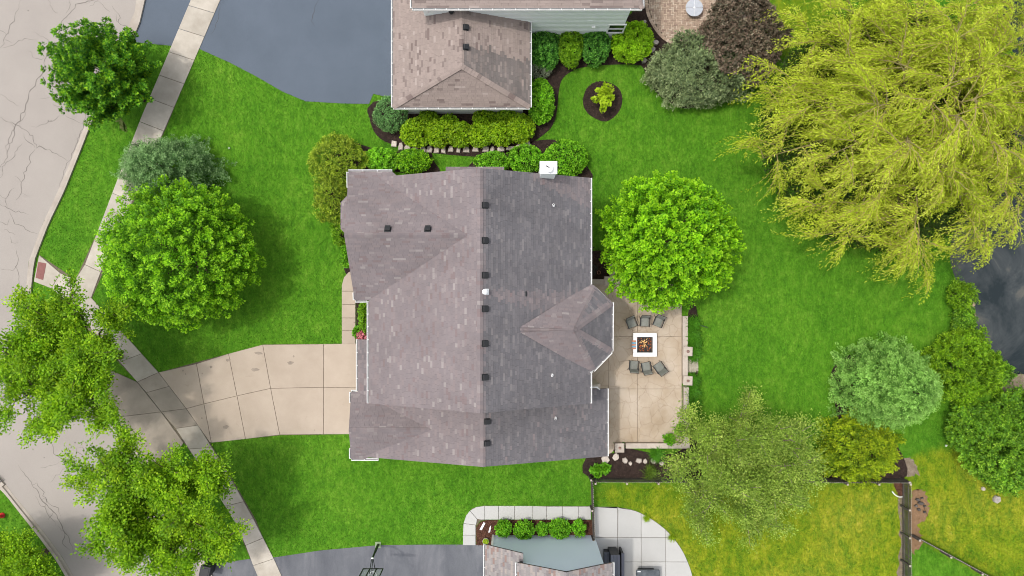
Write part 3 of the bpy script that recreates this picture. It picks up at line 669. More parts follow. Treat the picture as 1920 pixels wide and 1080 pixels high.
def dense_tree(px, zc, rad, hts, label, lm, cat_='tree', n=760, k=44, ll=.15, lw=.11, name='maple_tree', group=None, twig=.68, amp=.22, bark='bark', inner=.7):
    """px: base on the ground (photo px); zc/rad: centre height and radii of the crown"""
    x, y = P(*px); root = empty(name, (x, y, 0), label=label, cat=cat_, group=group)
    c = np.array([0, 0, zc]); rad = np.array(rad); d = dome_dirs(n, -.3); f = np.clip(lumps(d, 44, amp, .17), .8, 1.14) * .98
    sub = NR.uniform(.80, 1.05, n)
    p = c + d * rad * (f * sub)[:, None] - d * twig * .7
    ax = unit(d * .85 + [0, 0, .55] + NR.normal(size=(n, 3)) * .28)
    A = tufts(p, ax, k, twig * NR.uniform(.7, 1.25, n), .23, ll, lw, .55)
    ni = int(n * .55); d2 = dome_dirs(ni, -.5); p2 = c + d2 * rad * (lumps(d2, 12, amp, .4) * inner * NR.uniform(.85, 1.1, ni))[:, None]
    B = tufts(p2, unit(d2 + [0, 0, .5] + NR.normal(size=(ni, 3)) * .4), int(k * .55), twig * 1.1, .34, ll * 1.15, lw * 1.15, .6, tipk=.35)  # inner leaves keep the dark colours, crown shade put into them
    leaf_obj('crown', *cat([A, B]), LM[lm], root)
    lb = []
    for i in range(10):
        q = d[int(NR.integers(0, n))]; lb.append(((0, 0, hts * R.uniform(.5, 1)), tuple(c + q * rad * .82), .09))
    trunk_mesh(root, (0, 0), hts, .17, lb, M[bark]); return root

def open_tree(px, zc, rad, hts, label, lm, name='locust_tree', nl=11, nsub=8, per=5, k=60, ll=.12, lw=.075, tr=.42, bark='bark', group=None, flatd=.4, trunk_r=.16):
    """airy tree: limbs, side branches and flat sprays of leaves with gaps between"""
    x, y = P(*px); root = empty(name, (x, y, 0), label=label, cat='tree', group=group)
    limbs = []; br = MB(); cs = []; axs = []
    for i in range(nl):
        th = 2 * math.pi * (i + R.uniform(-.3, .3)) / nl; el = R.uniform(.1, 1.25); rr = R.uniform(.78, 1.02)
        e = Vector((math.cos(th) * math.cos(el) * rad[0] * rr, math.sin(th) * math.cos(el) * rad[1] * rr, zc + math.sin(el) * rad[2] * rr - rad[2] * .35))
        st = Vector((0, 0, hts * R.uniform(.6, 1))); limbs.append((st, e, trunk_r * .5))
        for j in range(nsub):
            t = .3 + .7 * (j + R.uniform(0, .8)) / nsub; p = st.lerp(e, t) + Vector((0, 0, (e - st).length * .1 * math.sin(math.pi * t)))
            dv = (e - st).normalized(); ph = R.uniform(0, 6.28); side = Vector((math.cos(ph), math.sin(ph), R.uniform(-.15, .35)))
            q = p + (dv * .6 + side).normalized() * R.uniform(.7, 1.5) * (rad[0] / 4.5)
            br.tube([p, p.lerp(q, .5) + Vector((0, 0, .06)), q], [.028, .02, .008], 4, cap=False)
            for u in range(per):
                w = p.lerp(q, .25 + .85 * u / per); cs.append(w + Vector([R.gauss(0, .16) for _ in range(3)])); axs.append((q - p).normalized())
    cs = np.array([list(v) for v in cs]); axs = np.array([list(v) for v in axs]); n = len(cs)
    m = n * k; g = NR.normal(size=(m, 3)) * [tr * .62, tr * .62, tr * flatd * .62]; pos = np.repeat(cs, k, 0) + g
    dr = unit(np.repeat(axs, k, 0) * .5 + g * 1.2 + NR.normal(size=(m, 3)) * .45); nm = np.array([0, 0, 1.0]) + NR.normal(size=(m, 3)) * .5
    leaf_tone = np.repeat(NR.uniform(0, 1, n) ** 1.2, k) * .8 + np.clip(g[:, 2] / (tr * flatd), -.4, .6) * .35 + .1  # random tone per spray, upper leaves paler than lower ones
    leaf_obj('crown', pos, dr, nm, NR.uniform(.6, 1.25, m) * ll, NR.uniform(.7, 1.2, m) * lw, np.clip(leaf_tone, 0, 1), LM[lm], root)
    trunk_mesh(root, (0, 0), hts, trunk_r, limbs, M[bark]); br.build('branches', M[bark], root)
    return root

def conifer(px, rad, h, label, lm, name='spruce_tree', n=900, k=42, ll=.11, lw=.035, prof=.8, twig=.5, catn='tree', group=None, z0=.15, amp=.1, up=.25):
    """layered conifer: sprays on a rounded cone"""
    x, y = P(*px); root = empty(name, (x, y, 0), label=label, cat=catn, group=group)
    u = NR.uniform(0, 1, n); rr = np.sqrt(u); th = NR.uniform(0, 6.283, n)                     # even cover seen from above
    z = z0 + (h - z0) * (1 - rr ** (1 / prof)) ; d = np.stack([np.cos(th), np.sin(th), np.zeros(n)], 1)
    lob = 1 + amp * np.sin(th * 5 + z * 2.3 + 1) * rr + amp * .8 * np.sin(th * 9 - z * 3) * rr
    p = np.stack([np.cos(th) * rr * rad[0] * lob, np.sin(th) * rr * rad[1] * lob, z + NR.normal(0, .12, n)], 1)
    ax = unit(d * (.5 + .5 * rr)[:, None] + [0, 0, up] + NR.normal(size=(n, 3)) * .22)
    A = tufts(p - ax * twig * .6, ax, k, twig * NR.uniform(.6, 1.3, n), .15, ll, lw, .45, outw=.6)
    rs = NR.uniform(.5, .93, n); p2 = p * np.stack([rs, rs, NR.uniform(.6, .9, n)], 1)
    B = tufts(p2, ax, k // 2, twig, .26, ll * 1.2, lw * 1.5, .5, tipk=.3)  # inner sprays darkened in colour for the shade within
    leaf_obj('crown', *cat([A, B]), LM[lm], root)
    b = MB(); b.tube([(0, 0, -.05), (0, 0, h * .5), (0, 0, h * .92)], [.14, .09, .02], 8); b.build('trunk', M['bark'], root, True)
    return root

def shrub(px, rpx, h, label, lm, name='round_shrub', group=None, ll=.115, lw=.075, dens=.62, rough=.11, sx=None, catn='shrub', nat=0, flatt=.4, k=14, twig=.2):
    """clipped or natural rounded shrub; px/rpx silhouette in the photo"""
    x, y = P(px[0], px[1], h * .55); sc = s(h * .55); rx, ry = rpx[0] * sc, rpx[1] * sc
    root = empty(name, (x, y, 0), label=label, cat=catn, group=group)
    zc = h * .48; rad = np.array([rx, ry, h - zc]); ar = math.pi * rx * ry * 1.9
    n = int(max(40, ar * 70 * dens)); d = dome_dirs(n, -.55); f = lumps(d, 46, nat, .17) if nat else lumps(d, 16, rough, .3)
    zz = np.where(d[:, 2] < 0, zc, h - zc)
    p = np.array([0, 0, zc]) + np.stack([d[:, 0] * rx, d[:, 1] * ry, d[:, 2] * zz], 1) * (f * NR.uniform(.93, 1.02, n))[:, None]
    ax = unit(d + [0, 0, .25] + NR.normal(size=(n, 3)) * .3)
    A = tufts(p - ax * twig, ax, k, twig * NR.uniform(.8, 1.3, n), .08, ll, lw, flatt)
    n2 = n // 2; B = tufts(p[:n2] * [.8, .8, .84], ax[:n2], k, twig, .13, ll * 1.3, lw * 1.4, .5, tipk=.25)  # low tip value colours the inner leaves as if shaded
    leaf_obj('foliage', *cat([A, B]), LM[lm], root)
    b = MB()
    for i in range(5):
        a = i * 1.256 + .3; b.tube([(.04 * math.cos(a), .04 * math.sin(a), -.03), (.3 * rx * math.cos(a), .3 * ry * math.sin(a), h * .4), (.6 * rx * math.cos(a), .6 * ry * math.sin(a), h * .68)], [.03, .022, .01], 5)
    b.build('stems', M['bark'], root); return root
def spray_plant(px, rpx, h, label, lm, name='daylily_clump', group=None, n=260, bw=.022, catn='plant'):
    """arching strap leaves from a crown"""
    x, y = P(*px); r = rpx * K; root = empty(name, (x, y, 0), label=label, cat=catn, group=group)
    th = NR.uniform(0, 6.283, n); L = NR.uniform(.55, 1.1, n); o0 = NR.normal(size=(n, 2)) * r * .28; V = []
    d = np.stack([np.cos(th), np.sin(th)], 1); pr = np.stack([-d[:, 1], d[:, 0]], 1); w = bw * NR.uniform(.7, 1.2, n)
    ts = [0, .4, .75, 1]; prof = [(0, 0), (.3, .75), (.72, 1.0), (1.05, .62)]
    vs = np.zeros((n, 8, 3))
    for i, (a, zz) in enumerate(prof):
        cxy = o0 + d * (a * r * L)[:, None]; z = zz * h * L * NR.uniform(.9, 1.1, n); ww = (w * (1 - .75 * ts[i]))[:, None]
        vs[:, 2 * i, :2] = cxy + pr * ww; vs[:, 2 * i + 1, :2] = cxy - pr * ww; vs[:, 2 * i, 2] = z; vs[:, 2 * i + 1, 2] = z
    fs = [[8 * q + 2 * i, 8 * q + 2 * i + 1, 8 * q + 2 * i + 3, 8 * q + 2 * i + 2] for q in range(n) for i in range(3)]
    me = bpy.data.meshes.new('leaf_blades'); me.from_pydata([tuple(v) for v in vs.reshape(-1, 3)], [], fs); me.materials.append(LM[lm]); link(bpy.data.objects.new('leaf_blades', me), root)
    return root

mulch_polys = [PP(smooth_poly(px, 4)) for nm, px in BEDS]
M['chip'] = mat('mulch_chips', (.9,) * 3, (1.1,) * 3, 2, 4, .95, 0, isl=[(0, (.012, .008, .007)), (.4, (.03, .018, .014)), (.8, (.06, .037, .028)), (1, (.11, .075, .055))], isl_interp='LINEAR')
M['chip_red'] = mat('red_mulch_chips', (.9,) * 3, (1.1,) * 3, 2, 4, .95, 0, isl=[(0, (.045, .02, .012)), (.5, (.10, .042, .026)), (1, (.2, .095, .065))], isl_interp='LINEAR')
o = chips('mulch_chips', mulch_polys, 30000, M['chip']); o['kind'] = 'stuff'; o['label'] = 'dark shredded mulch chips over the planting beds'
o = chips('red_mulch_chips', [PP([(893, 1022), (893, 988), (901, 978), (912, 975), (1107, 975), (1107, 1004), (930, 1004), (930, 1022)]), PP([(1674, 905), (1695, 895), (1695, 930), (1684, 929)])], 5000, M['chip_red']); o['kind'] = 'stuff'; o['label'] = 'reddish brown mulch chips in the lower house bed'

# ------------------------------------------------------------------ pond
wm = bpy.data.materials.new('pond_water'); wm.use_nodes = True; t = wm.node_tree; b_ = t.nodes['Principled BSDF']
geo = N(t, 'ShaderNodeNewGeometry'); n1 = noise(t, geo.outputs['Position'], .22, 7, .65, 1.2); r1 = ramp(t, [(.42, (.018, .026, .030)), (.58, (.05, .058, .062)), (.72, (.12, .115, .10))]); t.links.new(n1.outputs[0], r1.inputs[0])
n1b = noise(t, geo.outputs['Position'], 9, 3, .8); r1b = ramp(t, [(.70, (0, 0, 0)), (.76, (1, 1, 1))]); t.links.new(n1b.outputs[0], r1b.inputs[0])
t.links.new(mixc(t, r1b.outputs[0], r1.outputs[0], (.16, .15, .12)), b_.inputs['Base Color']); b_.inputs['Roughness'].default_value = .09; b_.inputs['IOR'].default_value = 1.33
n2 = noise(t, geo.outputs['Position'], 5, 3, .6); bp = N(t, 'ShaderNodeBump'); bp.inputs['Strength'].default_value = .12; bp.inputs['Distance'].default_value = .04; t.links.new(n2.outputs[0], bp.inputs['Height']); t.links.new(bp.outputs[0], b_.inputs['Normal'])
b = MB(); pw_ = PP([(1760, 380), (1780, 540), (1810, 640), (1850, 690), (1900, 740), (2520, 860), (2520, -320), (1850, -320), (1850, 60), (1800, 300)]); b.add([(x, y, -.5) for x, y in pw_], [list(range(len(pw_)))[::-1]])
o = b.build('pond_water', wm); o['kind'] = 'structure'
EXC.append(ccw(POND))
def debris(px, r, label, m, z=-.48):
    x, y = P(*px); b = MB(); k = r * K
    b.prism([(x + k * R.uniform(.5, 1.2) * math.cos(a), y + k * R.uniform(.5, 1.2) * math.sin(a)) for a in np.linspace(0, 6.28, 9, endpoint=False)], z - .05, z + .05, .02)
    return tag(b.build('driftwood', m), label, 'driftwood')
M['drift'] = mat('driftwood', (.26, .2, .12), (.4, .31, .2), 6, 6, .9, .4, 20)
debris((1833, 571), 6, 'tan piece of driftwood floating near the bank brush', M['drift']); debris((1837, 591), 3.4, 'small scrap of driftwood on the dark pond water', M['drift'])
# rubbly bank at the pond corner
def soil_patch(name, px, m, label, smooth=True):
    p = PP(smooth_poly(px, 7) if smooth else px); p = [(x + R.gauss(0, .07), y + R.gauss(0, .07)) for x, y in p]; o = sheet(name, [p], .009, m, exc=False); o['label'] = label; return p
s1 = soil_patch('bare_soil', [(1690, 864), (1702, 858), (1716, 870), (1722, 886), (1708, 893), (1692, 882)], M['soil'], 'bare tan soil patch beyond the fence corner')
s2 = soil_patch('orange_soil', [(1708, 926), (1720, 919), (1735, 924), (1742, 945), (1736, 970), (1722, 985), (1728, 1010), (1716, 1035), (1708, 1030), (1704, 985)], M['soil_orange'], 'orange clay soil strip along the right fence')
s3 = soil_patch('bank_soil', [(1880, 720), (1900, 700), (1960, 716), (1960, 770), (1895, 760)], M['soil'], 'brown eroded soil at the pond corner')
s4 = soil_patch('thin_soil_strip', [(1681, 930), (1693, 930), (1694, 1090), (1684, 1090), (1688, 1000)], M['soil'], 'thin bare soil line under the right fence')
EXC += [ccw(s1), ccw(s2)]
# bare worn spot under the top left tree
soil_patch('worn_turf', [(220, 228), (228, 225), (238, 238), (238, 246), (229, 244)], mat('worn_turf', (.11, .15, .035), (.16, .175, .06), 4, 6, .95, .3, 18), 'worn pale turf spot by the top left tree')

# ------------------------------------------------------------------ roofs
def clip_convex(sub, poly):
    out = sub
    for i in range(len(poly)):
        a = poly[i]; b = poly[(i + 1) % len(poly)]; ex, ey = b[0] - a[0], b[1] - a[1]; inp = out; out = []
        if not inp: return out
        ds = [ex * (q[1] - a[1]) - ey * (q[0] - a[0]) for q in inp]
        for k in range(len(inp)):
            d0, d1 = ds[k], ds[(k + 1) % len(inp)]
            if d0 >= 0: out.append(inp[k])
            if (d0 >= 0) != (d1 >= 0):
                w = d0 / (d0 - d1); p, q = inp[k], inp[(k + 1) % len(inp)]; out.append((p[0] + (q[0] - p[0]) * w, p[1] + (q[1] - p[1]) * w))
    return out
def roof_slope(house, poly3, mats, stain=None, exp=.135, tab=(.20, .42), th=.10):
    """poly3: convex roof facet; its first edge is the eave. A deck, with shingles laid on it course by course."""
    p3 = [Vector(p) for p in poly3]; u = (p3[1] - p3[0]).normalized()
    nrm = Vector((0, 0, 0))
    for i in range(1, len(p3) - 1): nrm += (p3[i] - p3[0]).cross(p3[i + 1] - p3[0])
    nrm.normalize()
    if nrm.z < 0: nrm = -nrm
    v = nrm.cross(u)
    if v.z < 0: v = -v
    o0 = p3[0]; p2 = ccw([((p - o0).dot(u), (p - o0).dot(v)) for p in p3])
    b = MB(); n = len(p3)
    top = [p - nrm * .012 for p in p3]; bot = [p - Vector((0, 0, th)) for p in top]
    b.add(top + bot, [list(range(n)), [n + i for i in range(n)][::-1]] + [[i, n + i, n + (i + 1) % n, (i + 1) % n] for i in range(n)])
    deck = b.build('roof', M['deck'], house)
    us = [q[0] for q in p2]; vs_ = [q[1] for q in p2]; sh = MB()
    k = 0; vv = min(vs_) - .02
    while vv < max(vs_):
        x = min(us) - R.uniform(0, .4); v1 = vv + exp * 1.04
        while x < max(us):
            w = R.uniform(*tab); rect = [(x, vv), (x + w - .006, vv), (x + w - .006, v1), (x, v1)]; x += w
            q = clip_convex(rect, p2)
            if len(q) < 3 or abs(area(q)) < .0008: continue
            h0 = R.uniform(.014, .026); h1 = .004
            tp = [o0 + u * a + v * c + nrm * (h0 + (h1 - h0) * (c - vv) / (v1 - vv)) for a, c in q]; bt = [o0 + u * a + v * c - nrm * .006 for a, c in q]
            m_ = len(q); cx = sum(p.x for p in tp) / m_; cy = sum(p.y for p in tp) / m_
            pv = stain(cx, cy) + R.gauss(0, .1) if stain else 0
            mi = len(mats) - 1 if pv > .66 else (1 if pv > .36 else 0)
            sh.add(tp + bt, [list(range(m_))] + [[m_ + i, m_ + (i + 1) % m_, (i + 1) % m_, i] for i in range(m_)], mi)
        vv += exp
    o = sh.build('shingles', mats, deck); o['kind'] = 'stuff'
    return deck
def ridge(house, a, b, s1, s2, m, w=.15, step=.2):
    """ridge or hip capped with folded shingles, lapping from a to b; s1, s2 run down the two slopes"""
    a, b = Vector(a), Vector(b); d = (b - a); n = max(1, int(d.length / step)); d = d / n; s1 = Vector(s1).normalized() * w; s2 = Vector(s2).normalized() * w; up = Vector((0, 0, 1)); mb = MB()
    for i in range(n):
        p = a + d * i; q = p + d * 1.03; h0, h1 = up * R.uniform(.032, .045), up * .024
        mb.add([p + h0, p + s1 + h0, q + s1 + h1, q + h1, p + s2 + h0, q + s2 + h1, p + s1 - up * .02, q + s1 - up * .02, p + s2 - up * .02, q + s2 - up * .02], [[0, 1, 2, 3], [4, 0, 3, 5], [1, 6, 7, 2], [8, 4, 5, 9], [0, 4, 8, 6, 1]])
    o = mb.build('ridge_caps', m, house); o['kind'] = 'stuff'; return o
def gutter(house, a, b, out, name='gutter', w=.12, h=.11, hang=.62):
    """white K-gutter along a-b; out = horizontal outward direction"""
    a, b = Vector(a), Vector(b); out = Vector((*out, 0)).normalized() if len(out) == 2 else Vector(out); up = Vector((0, 0, 1)); L = (b - a).length; d = (b - a).normalized()
    def rail(o1, o2, z1, z2, mb, mi=0):
        c = [a + out * o1 + up * z1, a + out * o2 + up * z1, a + out * o2 + up * z2, a + out * o1 + up * z2]; e = [p + d * L for p in c]
        mb.add(c + e, [[0, 1, 2, 3], [7, 6, 5, 4], [0, 4, 5, 1], [1, 5, 6, 2], [2, 6, 7, 3], [3, 7, 4, 0]], mi)
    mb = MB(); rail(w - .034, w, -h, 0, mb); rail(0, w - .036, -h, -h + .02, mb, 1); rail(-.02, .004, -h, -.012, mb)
    for e in (0, 1):
        p = a + d * (L * e) - d * (.02 if e else -.02); q = [p + out * 0, p + out * (w - .037)]
        mb.add([q[0] - up * h, q[1] - up * h, q[1], q[0], q[0] - up * h + d * .015, q[1] - up * h + d * .015, q[1] + d * .015, q[0] + d * .015], [[0, 1, 2, 3], [7, 6, 5, 4], [3, 2, 6, 7], [0, 4, 5, 1], [1, 5, 6, 2], [0, 3, 7, 4]])
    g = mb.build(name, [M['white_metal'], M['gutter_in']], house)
    n = int(L / hang); hm = MB()
    for i in range(1, n):
        p = a + d * (L * i / n) + out * (w * .42) - up * .008; hm.box(p, (.035, w * .82, .01) if abs(d.x) > abs(d.y) else (w * .82, .035, .01), 0 if min(abs(d.x), abs(d.y)) < .05 else math.atan2(d.y, d.x) * (1 if abs(d.x) > abs(d.y) else 0))
    if n > 1: o = hm.build('hangers', M['white_metal'], g); o['kind'] = 'stuff'
    return g
def fascia(house, a, b, th=.025, h=.19):
    """rake or fascia board under the edge a-b"""
    a, b = Vector(a), Vector(b); d = (b - a); pr = Vector((-d.y, d.x, 0)).normalized() * th / 2; inw = pr.normalized() * .05; cen = (a + b) / 2; tgt = Vector((-1.6, 0, 0)) if abs(cen.x) < 12 and abs(cen.y) < 12 else Vector((2, -22, 0)); inw = inw if inw.dot(tgt - cen) > 0 else -inw; a = a + inw; b = b + inw; dn = Vector((0, 0, -h)); lo = Vector((0, 0, -.014))
    mb = MB(); mb.add([a + pr + lo, b + pr + lo, b - pr + lo, a - pr + lo, a + pr + dn, b + pr + dn, b - pr + dn, a - pr + dn], [[0, 1, 2, 3], [7, 6, 5, 4], [0, 4, 5, 1], [1, 5, 6, 2], [2, 6, 7, 3], [3, 7, 4, 0]])
    return mb.build('rake_board', M['white_metal'], house)
def downspout(house, x, y, z0, z1, name='downspout'):
    b = MB(); b.box((x, y, (z0 + z1) / 2), (.08, .06, z1 - z0)); return b.build(name, M['white_metal'], house)
def walls(house, poly, z0, z1, m, name='wall'):
    b = MB(); b.prism(ccw(poly), z0, z1); return b.build(name, m, house)

# ---- main house -----------------------------------------------------------------
main = empty('house', (0, 0, 0), label='large house with a mauve shingled roof in the middle of the view', cat='house')
ZE, ZR = 5.5, 8.4; XR = -1.59; XE = 4.22; XW = -7.75; YT, YB = 5.97, -6.25         # world y: top of the photo is +
ZA, ZAR = 2.9, 5.25; XAE, XAW = 5.49, -8.93; YAB = -9.76
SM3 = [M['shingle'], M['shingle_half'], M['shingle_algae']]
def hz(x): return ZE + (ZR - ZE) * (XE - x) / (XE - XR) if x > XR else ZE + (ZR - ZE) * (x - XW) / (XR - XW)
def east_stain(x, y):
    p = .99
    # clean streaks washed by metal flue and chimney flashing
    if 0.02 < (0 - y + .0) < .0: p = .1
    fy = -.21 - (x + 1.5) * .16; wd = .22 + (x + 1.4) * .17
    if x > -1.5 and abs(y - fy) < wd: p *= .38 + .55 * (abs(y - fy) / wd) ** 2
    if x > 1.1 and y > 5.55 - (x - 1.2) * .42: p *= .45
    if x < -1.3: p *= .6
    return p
def west_stain(x, y): return 0.0
# main slopes (eave edge first); x of ridge tapered in stacks of convex pieces
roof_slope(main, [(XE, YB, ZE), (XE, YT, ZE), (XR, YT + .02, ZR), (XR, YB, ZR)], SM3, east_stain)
roof_slope(main, [(XW, YT, ZE), (XW, YB, ZE), (XR, YB, ZR), (XR, YT + .02, ZR)], SM3, west_stain)
ridge(main, (XR, YB, ZR), (XR, YT, ZR), (XE - XR, 0, ZE - ZR), (XW - XR, 0, ZE - ZR), M['shingle'], .17)
# west wing
ZW = 8.1; WX = -8.75; WY0, WY1 = -.66, 6.30; WYM = -(441 - 540) * s(ZW); WXR = -8.45
xi = XW + (ZW - ZE) / (ZR - ZE) * (XR - XW)
roof_slope(main, [(WX - .1, WY1, ZE), (-6.5, WY1, ZE), (xi, WYM, ZW), (WXR, WYM, ZW)], SM3, west_stain)
roof_slope(main, [(-8.52, WY0, ZE), (XW, WY0, ZE), (xi, WYM, ZW), (WXR, WYM, ZW)][::1], SM3, None)
ridge(main, (WXR, WYM, ZW), (xi - .1, WYM, ZW), (0, WY1 - WYM, ZE - ZW), (0, WY0 - WYM, ZE - ZW), M['shingle'], .15)
fascia(main, (WX - .1, WY1, ZE), (WXR, WYM, ZW)); fascia(main, (-8.52, WY0, ZE), (WXR, WYM, ZW))
gutter(main, (WX - .12, WY1, ZE), (-6.5, WY1, ZE), (0, 1)); gutter(main, (WX - .1, WY1, ZE), (WX - .1, 5.45, ZE - .04), (-1, 0), 'return_gutter')
gutter(main, (-8.5, WY0, ZE), (XW - .13, WY0, ZE), (0, -1)); gutter(main, (-8.5, WY0, ZE), (-8.52, -.25, ZE), (-1, 0), 'return_gutter')
gutter(main, (XW, WY0 - .06, ZE), (XW, YB, ZE), (-1, 0)); gutter(main, (XE, YT, ZE), (XE, -(534 - 540) * s(ZE) + .02, ZE), (1, 0)); gutter(main, (XE, -4.52, ZE), (XE, YB, ZE), (1, 0))
for a, b in (((XW, YB, ZE), (XR, YB, ZR)), ((XE, YB, ZE), (XR, YB, ZR)), ((XE, YT, ZE), (XR, YT, ZR)), ((-6.5, YT + .01, hz(-6.5)), (XR, YT, ZR))): fascia(main, a, b)
# first floor bay under the wing gable
BZ = 3.0
e1, e2, e3, e4 = (*P(652, 366, BZ), BZ), (*P(639, 380, BZ), BZ), (*P(639, 429, BZ), BZ), (*P(651, 441, BZ), BZ)
i1, i2, i3, i4 = (-8.3, e1[1], 3.0), (-8.3, e2[1] - .25, 3.75), (-8.3, e3[1] + .25, 3.75), (-8.3, e4[1], 3.0)
roof_slope(main, [e2, e3, i3, i2], SM3, west_stain); roof_slope(main, [e1, e2, i2, i1], SM3, west_stain); roof_slope(main, [e3, e4, i4, i3], SM3, west_stain)
walls(main, [(e1[0], e1[1] - .1), (e2[0] + .15, e2[1] - .1), (e3[0] + .15, e3[1] + .1), (e4[0], e4[1] + .1), (-8.2, e4[1] + .1), (-8.2, e1[1] - .1)], 0, 2.95, M['beige_siding'], 'bay_wall')
# turret
TZ, TA = 5.5, 7.4
tp = [(*P(1103, 535, TZ), TZ), (*P(1114, 536, TZ), TZ), (*P(1147, 567, TZ), TZ), (*P(1146, 659, TZ), TZ), (*P(1112, 694, TZ), TZ), (*P(1101, 695, TZ), TZ)]
ap = (*P(1075, 618, TA), TA); xr_ = XE - (TA - ZE) / (ZR - ZE) * (XE - XR); rd0 = (xr_, ap[1], TA)
roof_slope(main, [tp[1], tp[0], rd0, ap], SM3, None)
roof_slope(main, [tp[5], tp[4], ap, rd0], SM3, None)
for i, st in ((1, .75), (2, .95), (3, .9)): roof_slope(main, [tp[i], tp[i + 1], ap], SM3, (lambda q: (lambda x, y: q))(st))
ridge(main, rd0, ap, (0, 1, -.5), (0, -1, -.5), M['shingle'], .14)
ctr = Vector(ap)
for i in (1, 2, 3, 4):
    h = (Vector(tp[i]) - ctr); d = h.normalized(); sd = d.cross(Vector((0, 0, 1))).normalized(); ridge(main, tp[i], ap, sd + Vector((0, 0, -.28)), -sd + Vector((0, 0, -.28)), M['shingle'], .19)
for i in range(5):
    a, c = tp[i], tp[i + 1]; d = (Vector(c) - Vector(a)).normalized(); ov = (d.y * -1 * -1, -d.x)
    mid = (Vector(a) + Vector(c)) / 2 - Vector((3.3, 2.16, TZ)); o_ = Vector((d.y, -d.x)); o_ = o_ if o_.dot(mid.xy) > 0 else -o_
    gutter(main, a, c, (o_.x, o_.y))
walls(main, [(3.7, tp[0][1] - .3), (tp[1][0] - .3, tp[1][1] - .35), (tp[2][0] - .4, tp[2][1] - .15), (tp[3][0] - .4, tp[3][1] + .15), (tp[4][0] - .3, tp[4][1] + .35), (3.7, tp[5][1] + .3)], 0, 5.45, M['beige_siding'], 'turret_wall')
# garage (lower) roof
def az(x): return ZA + (ZAR - ZA) * (XAE - x) / (XAE - XR) if x > XR else ZA + (ZAR - ZA) * (x - XAW) / (XR - XAW)
wall_e = XE - .35
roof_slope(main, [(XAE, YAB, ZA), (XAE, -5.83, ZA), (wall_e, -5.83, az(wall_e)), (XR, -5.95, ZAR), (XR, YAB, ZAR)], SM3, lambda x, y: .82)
roof_slope(main, [(XAW, -5.95, ZA), (XAW, YAB, ZA), (XR, YAB, ZAR), (XR, -5.95, ZAR)], SM3, west_stain)
ridge(main, (XR, YAB, ZAR), (XR, -6.3, ZAR), (1, 0, -.33), (-1, 0, -.33), M['shingle'], .15)
roof_slope(main, [(XAW, -2.98, ZA), (XAW, -5.95, ZA), (-7.4, -5.95, az(-7.4)), (-7.4, -2.98, az(-7.4))], SM3, lambda x, y: .3)
GZ = 4.32; gy = -(806 - 540) * s(GZ); gx0 = (654 - 960) * s(GZ); gxi = XAW + (GZ - ZA) / (ZAR - ZA) * (XR - XAW)
GX = -9.33
roof_slope(main, [(GX, -6.03, ZA), (XAW + .05, -6.03, ZA), (gxi, gy, GZ), (gx0, gy, GZ)], SM3, None)
roof_slope(main, [(GX, -9.90, ZA), (XAW + .4, -9.90, ZA), (gxi, gy, GZ), (gx0, gy, GZ)], SM3, west_stain)
ridge(main, (gx0, gy, GZ), (gxi, gy, GZ), (0, 1, -.6), (0, -1, -.6), M['shingle'], .14)
fascia(main, (GX, -6.03, ZA), (gx0, gy, GZ)); fascia(main, (GX, -9.9, ZA), (gx0, gy, GZ))
gutter(main, (XAW, -2.98, ZA), (XAW, -6.0, ZA), (-1, 0)); gutter(main, (GX, -6.03, ZA), (XAW - .13, -6.03, ZA), (0, 1)); gutter(main, (GX, -6.03, ZA), (GX, -6.65, ZA), (-1, 0), 'return_gutter')
gutter(main, (GX, -9.9, ZA), (-7.75, -9.9, ZA), (0, -1)); gutter(main, (GX, -9.3, ZA), (GX, -9.9, ZA), (-1, 0), 'return_gutter'); gutter(main, (XAE, -5.83, ZA), (XAE, YAB, ZA), (1, 0))
fascia(main, (XAE, YAB, ZA), (XR, YAB, ZAR)); fascia(main, (-7.8, YAB, az(-7.8)), (XR, YAB, ZAR))
# walls
walls(main, [(XW + .35, YB + .3), (XE - .35, YB + .3), (XE - .35, YT - .3), (XW + .35, YT - .3)], 0, ZE - .12, M['beige_siding'])
walls(main, [(-8.35, WY0 + .35), (-7.0, WY0 + .35), (-7.0, WY1 - .35), (-8.35, WY1 - .35)], 0, ZE - .12, M['beige_siding'], 'wing_wall')
walls(main, [(-8.9, YAB + .3), (XAE - .35, YAB + .3), (XAE - .35, -5.6), (-8.9, -6.3)], 0, ZA - .12, M['beige_siding'], 'garage_wall')
for nm, pts in (('gable_wall', [((XW + .4), YB + .3, ZE - .1), (XE - .4, YB + .3, ZE - .1), (XR, YB + .3, ZR - .25)]), ('gable_wall', [((XW + .4), YT - .3, ZE - .1), (XE - .4, YT - .3, ZE - .1), (XR, YT - .3, ZR - .25)]),
                ('gable_wall', [(-8.3, WY0 + .4, ZE - .1), (-8.3, WY1 - .4, ZE - .1), (-8.3, WYM, ZW - .25)]), ('gable_wall', [(-8.85, -6.4, ZA - .1), (-8.85, -9.5, ZA - .1), (-8.85, gy, GZ - .25)]),
                ('gable_wall', [(XAE - .5, YAB + .3, ZA - .1), (-8.5, YAB + .3, ZA - .1), (XR, YAB + .3, ZAR - .25)])):
    p = [Vector(q) for q in pts]; n_ = (p[1] - p[0]).cross(p[2] - p[0]).normalized() * .1; b = MB(); b.add([q + n_ for q in p] + [q - n_ for q in p], [[0, 1, 2], [5, 4, 3], [0, 3, 4, 1], [1, 4, 5, 2], [2, 5, 3, 0]]); b.build(nm, M['beige_siding'], main)
# garage door and a front door, seen only from the side
b = MB()
for k in range(4): b.box((-8.93, -8.0, .32 + .56 * k), (.05, 2.6, .54), 0, .01)
b.build('garage_door', M['white_paint'], main)
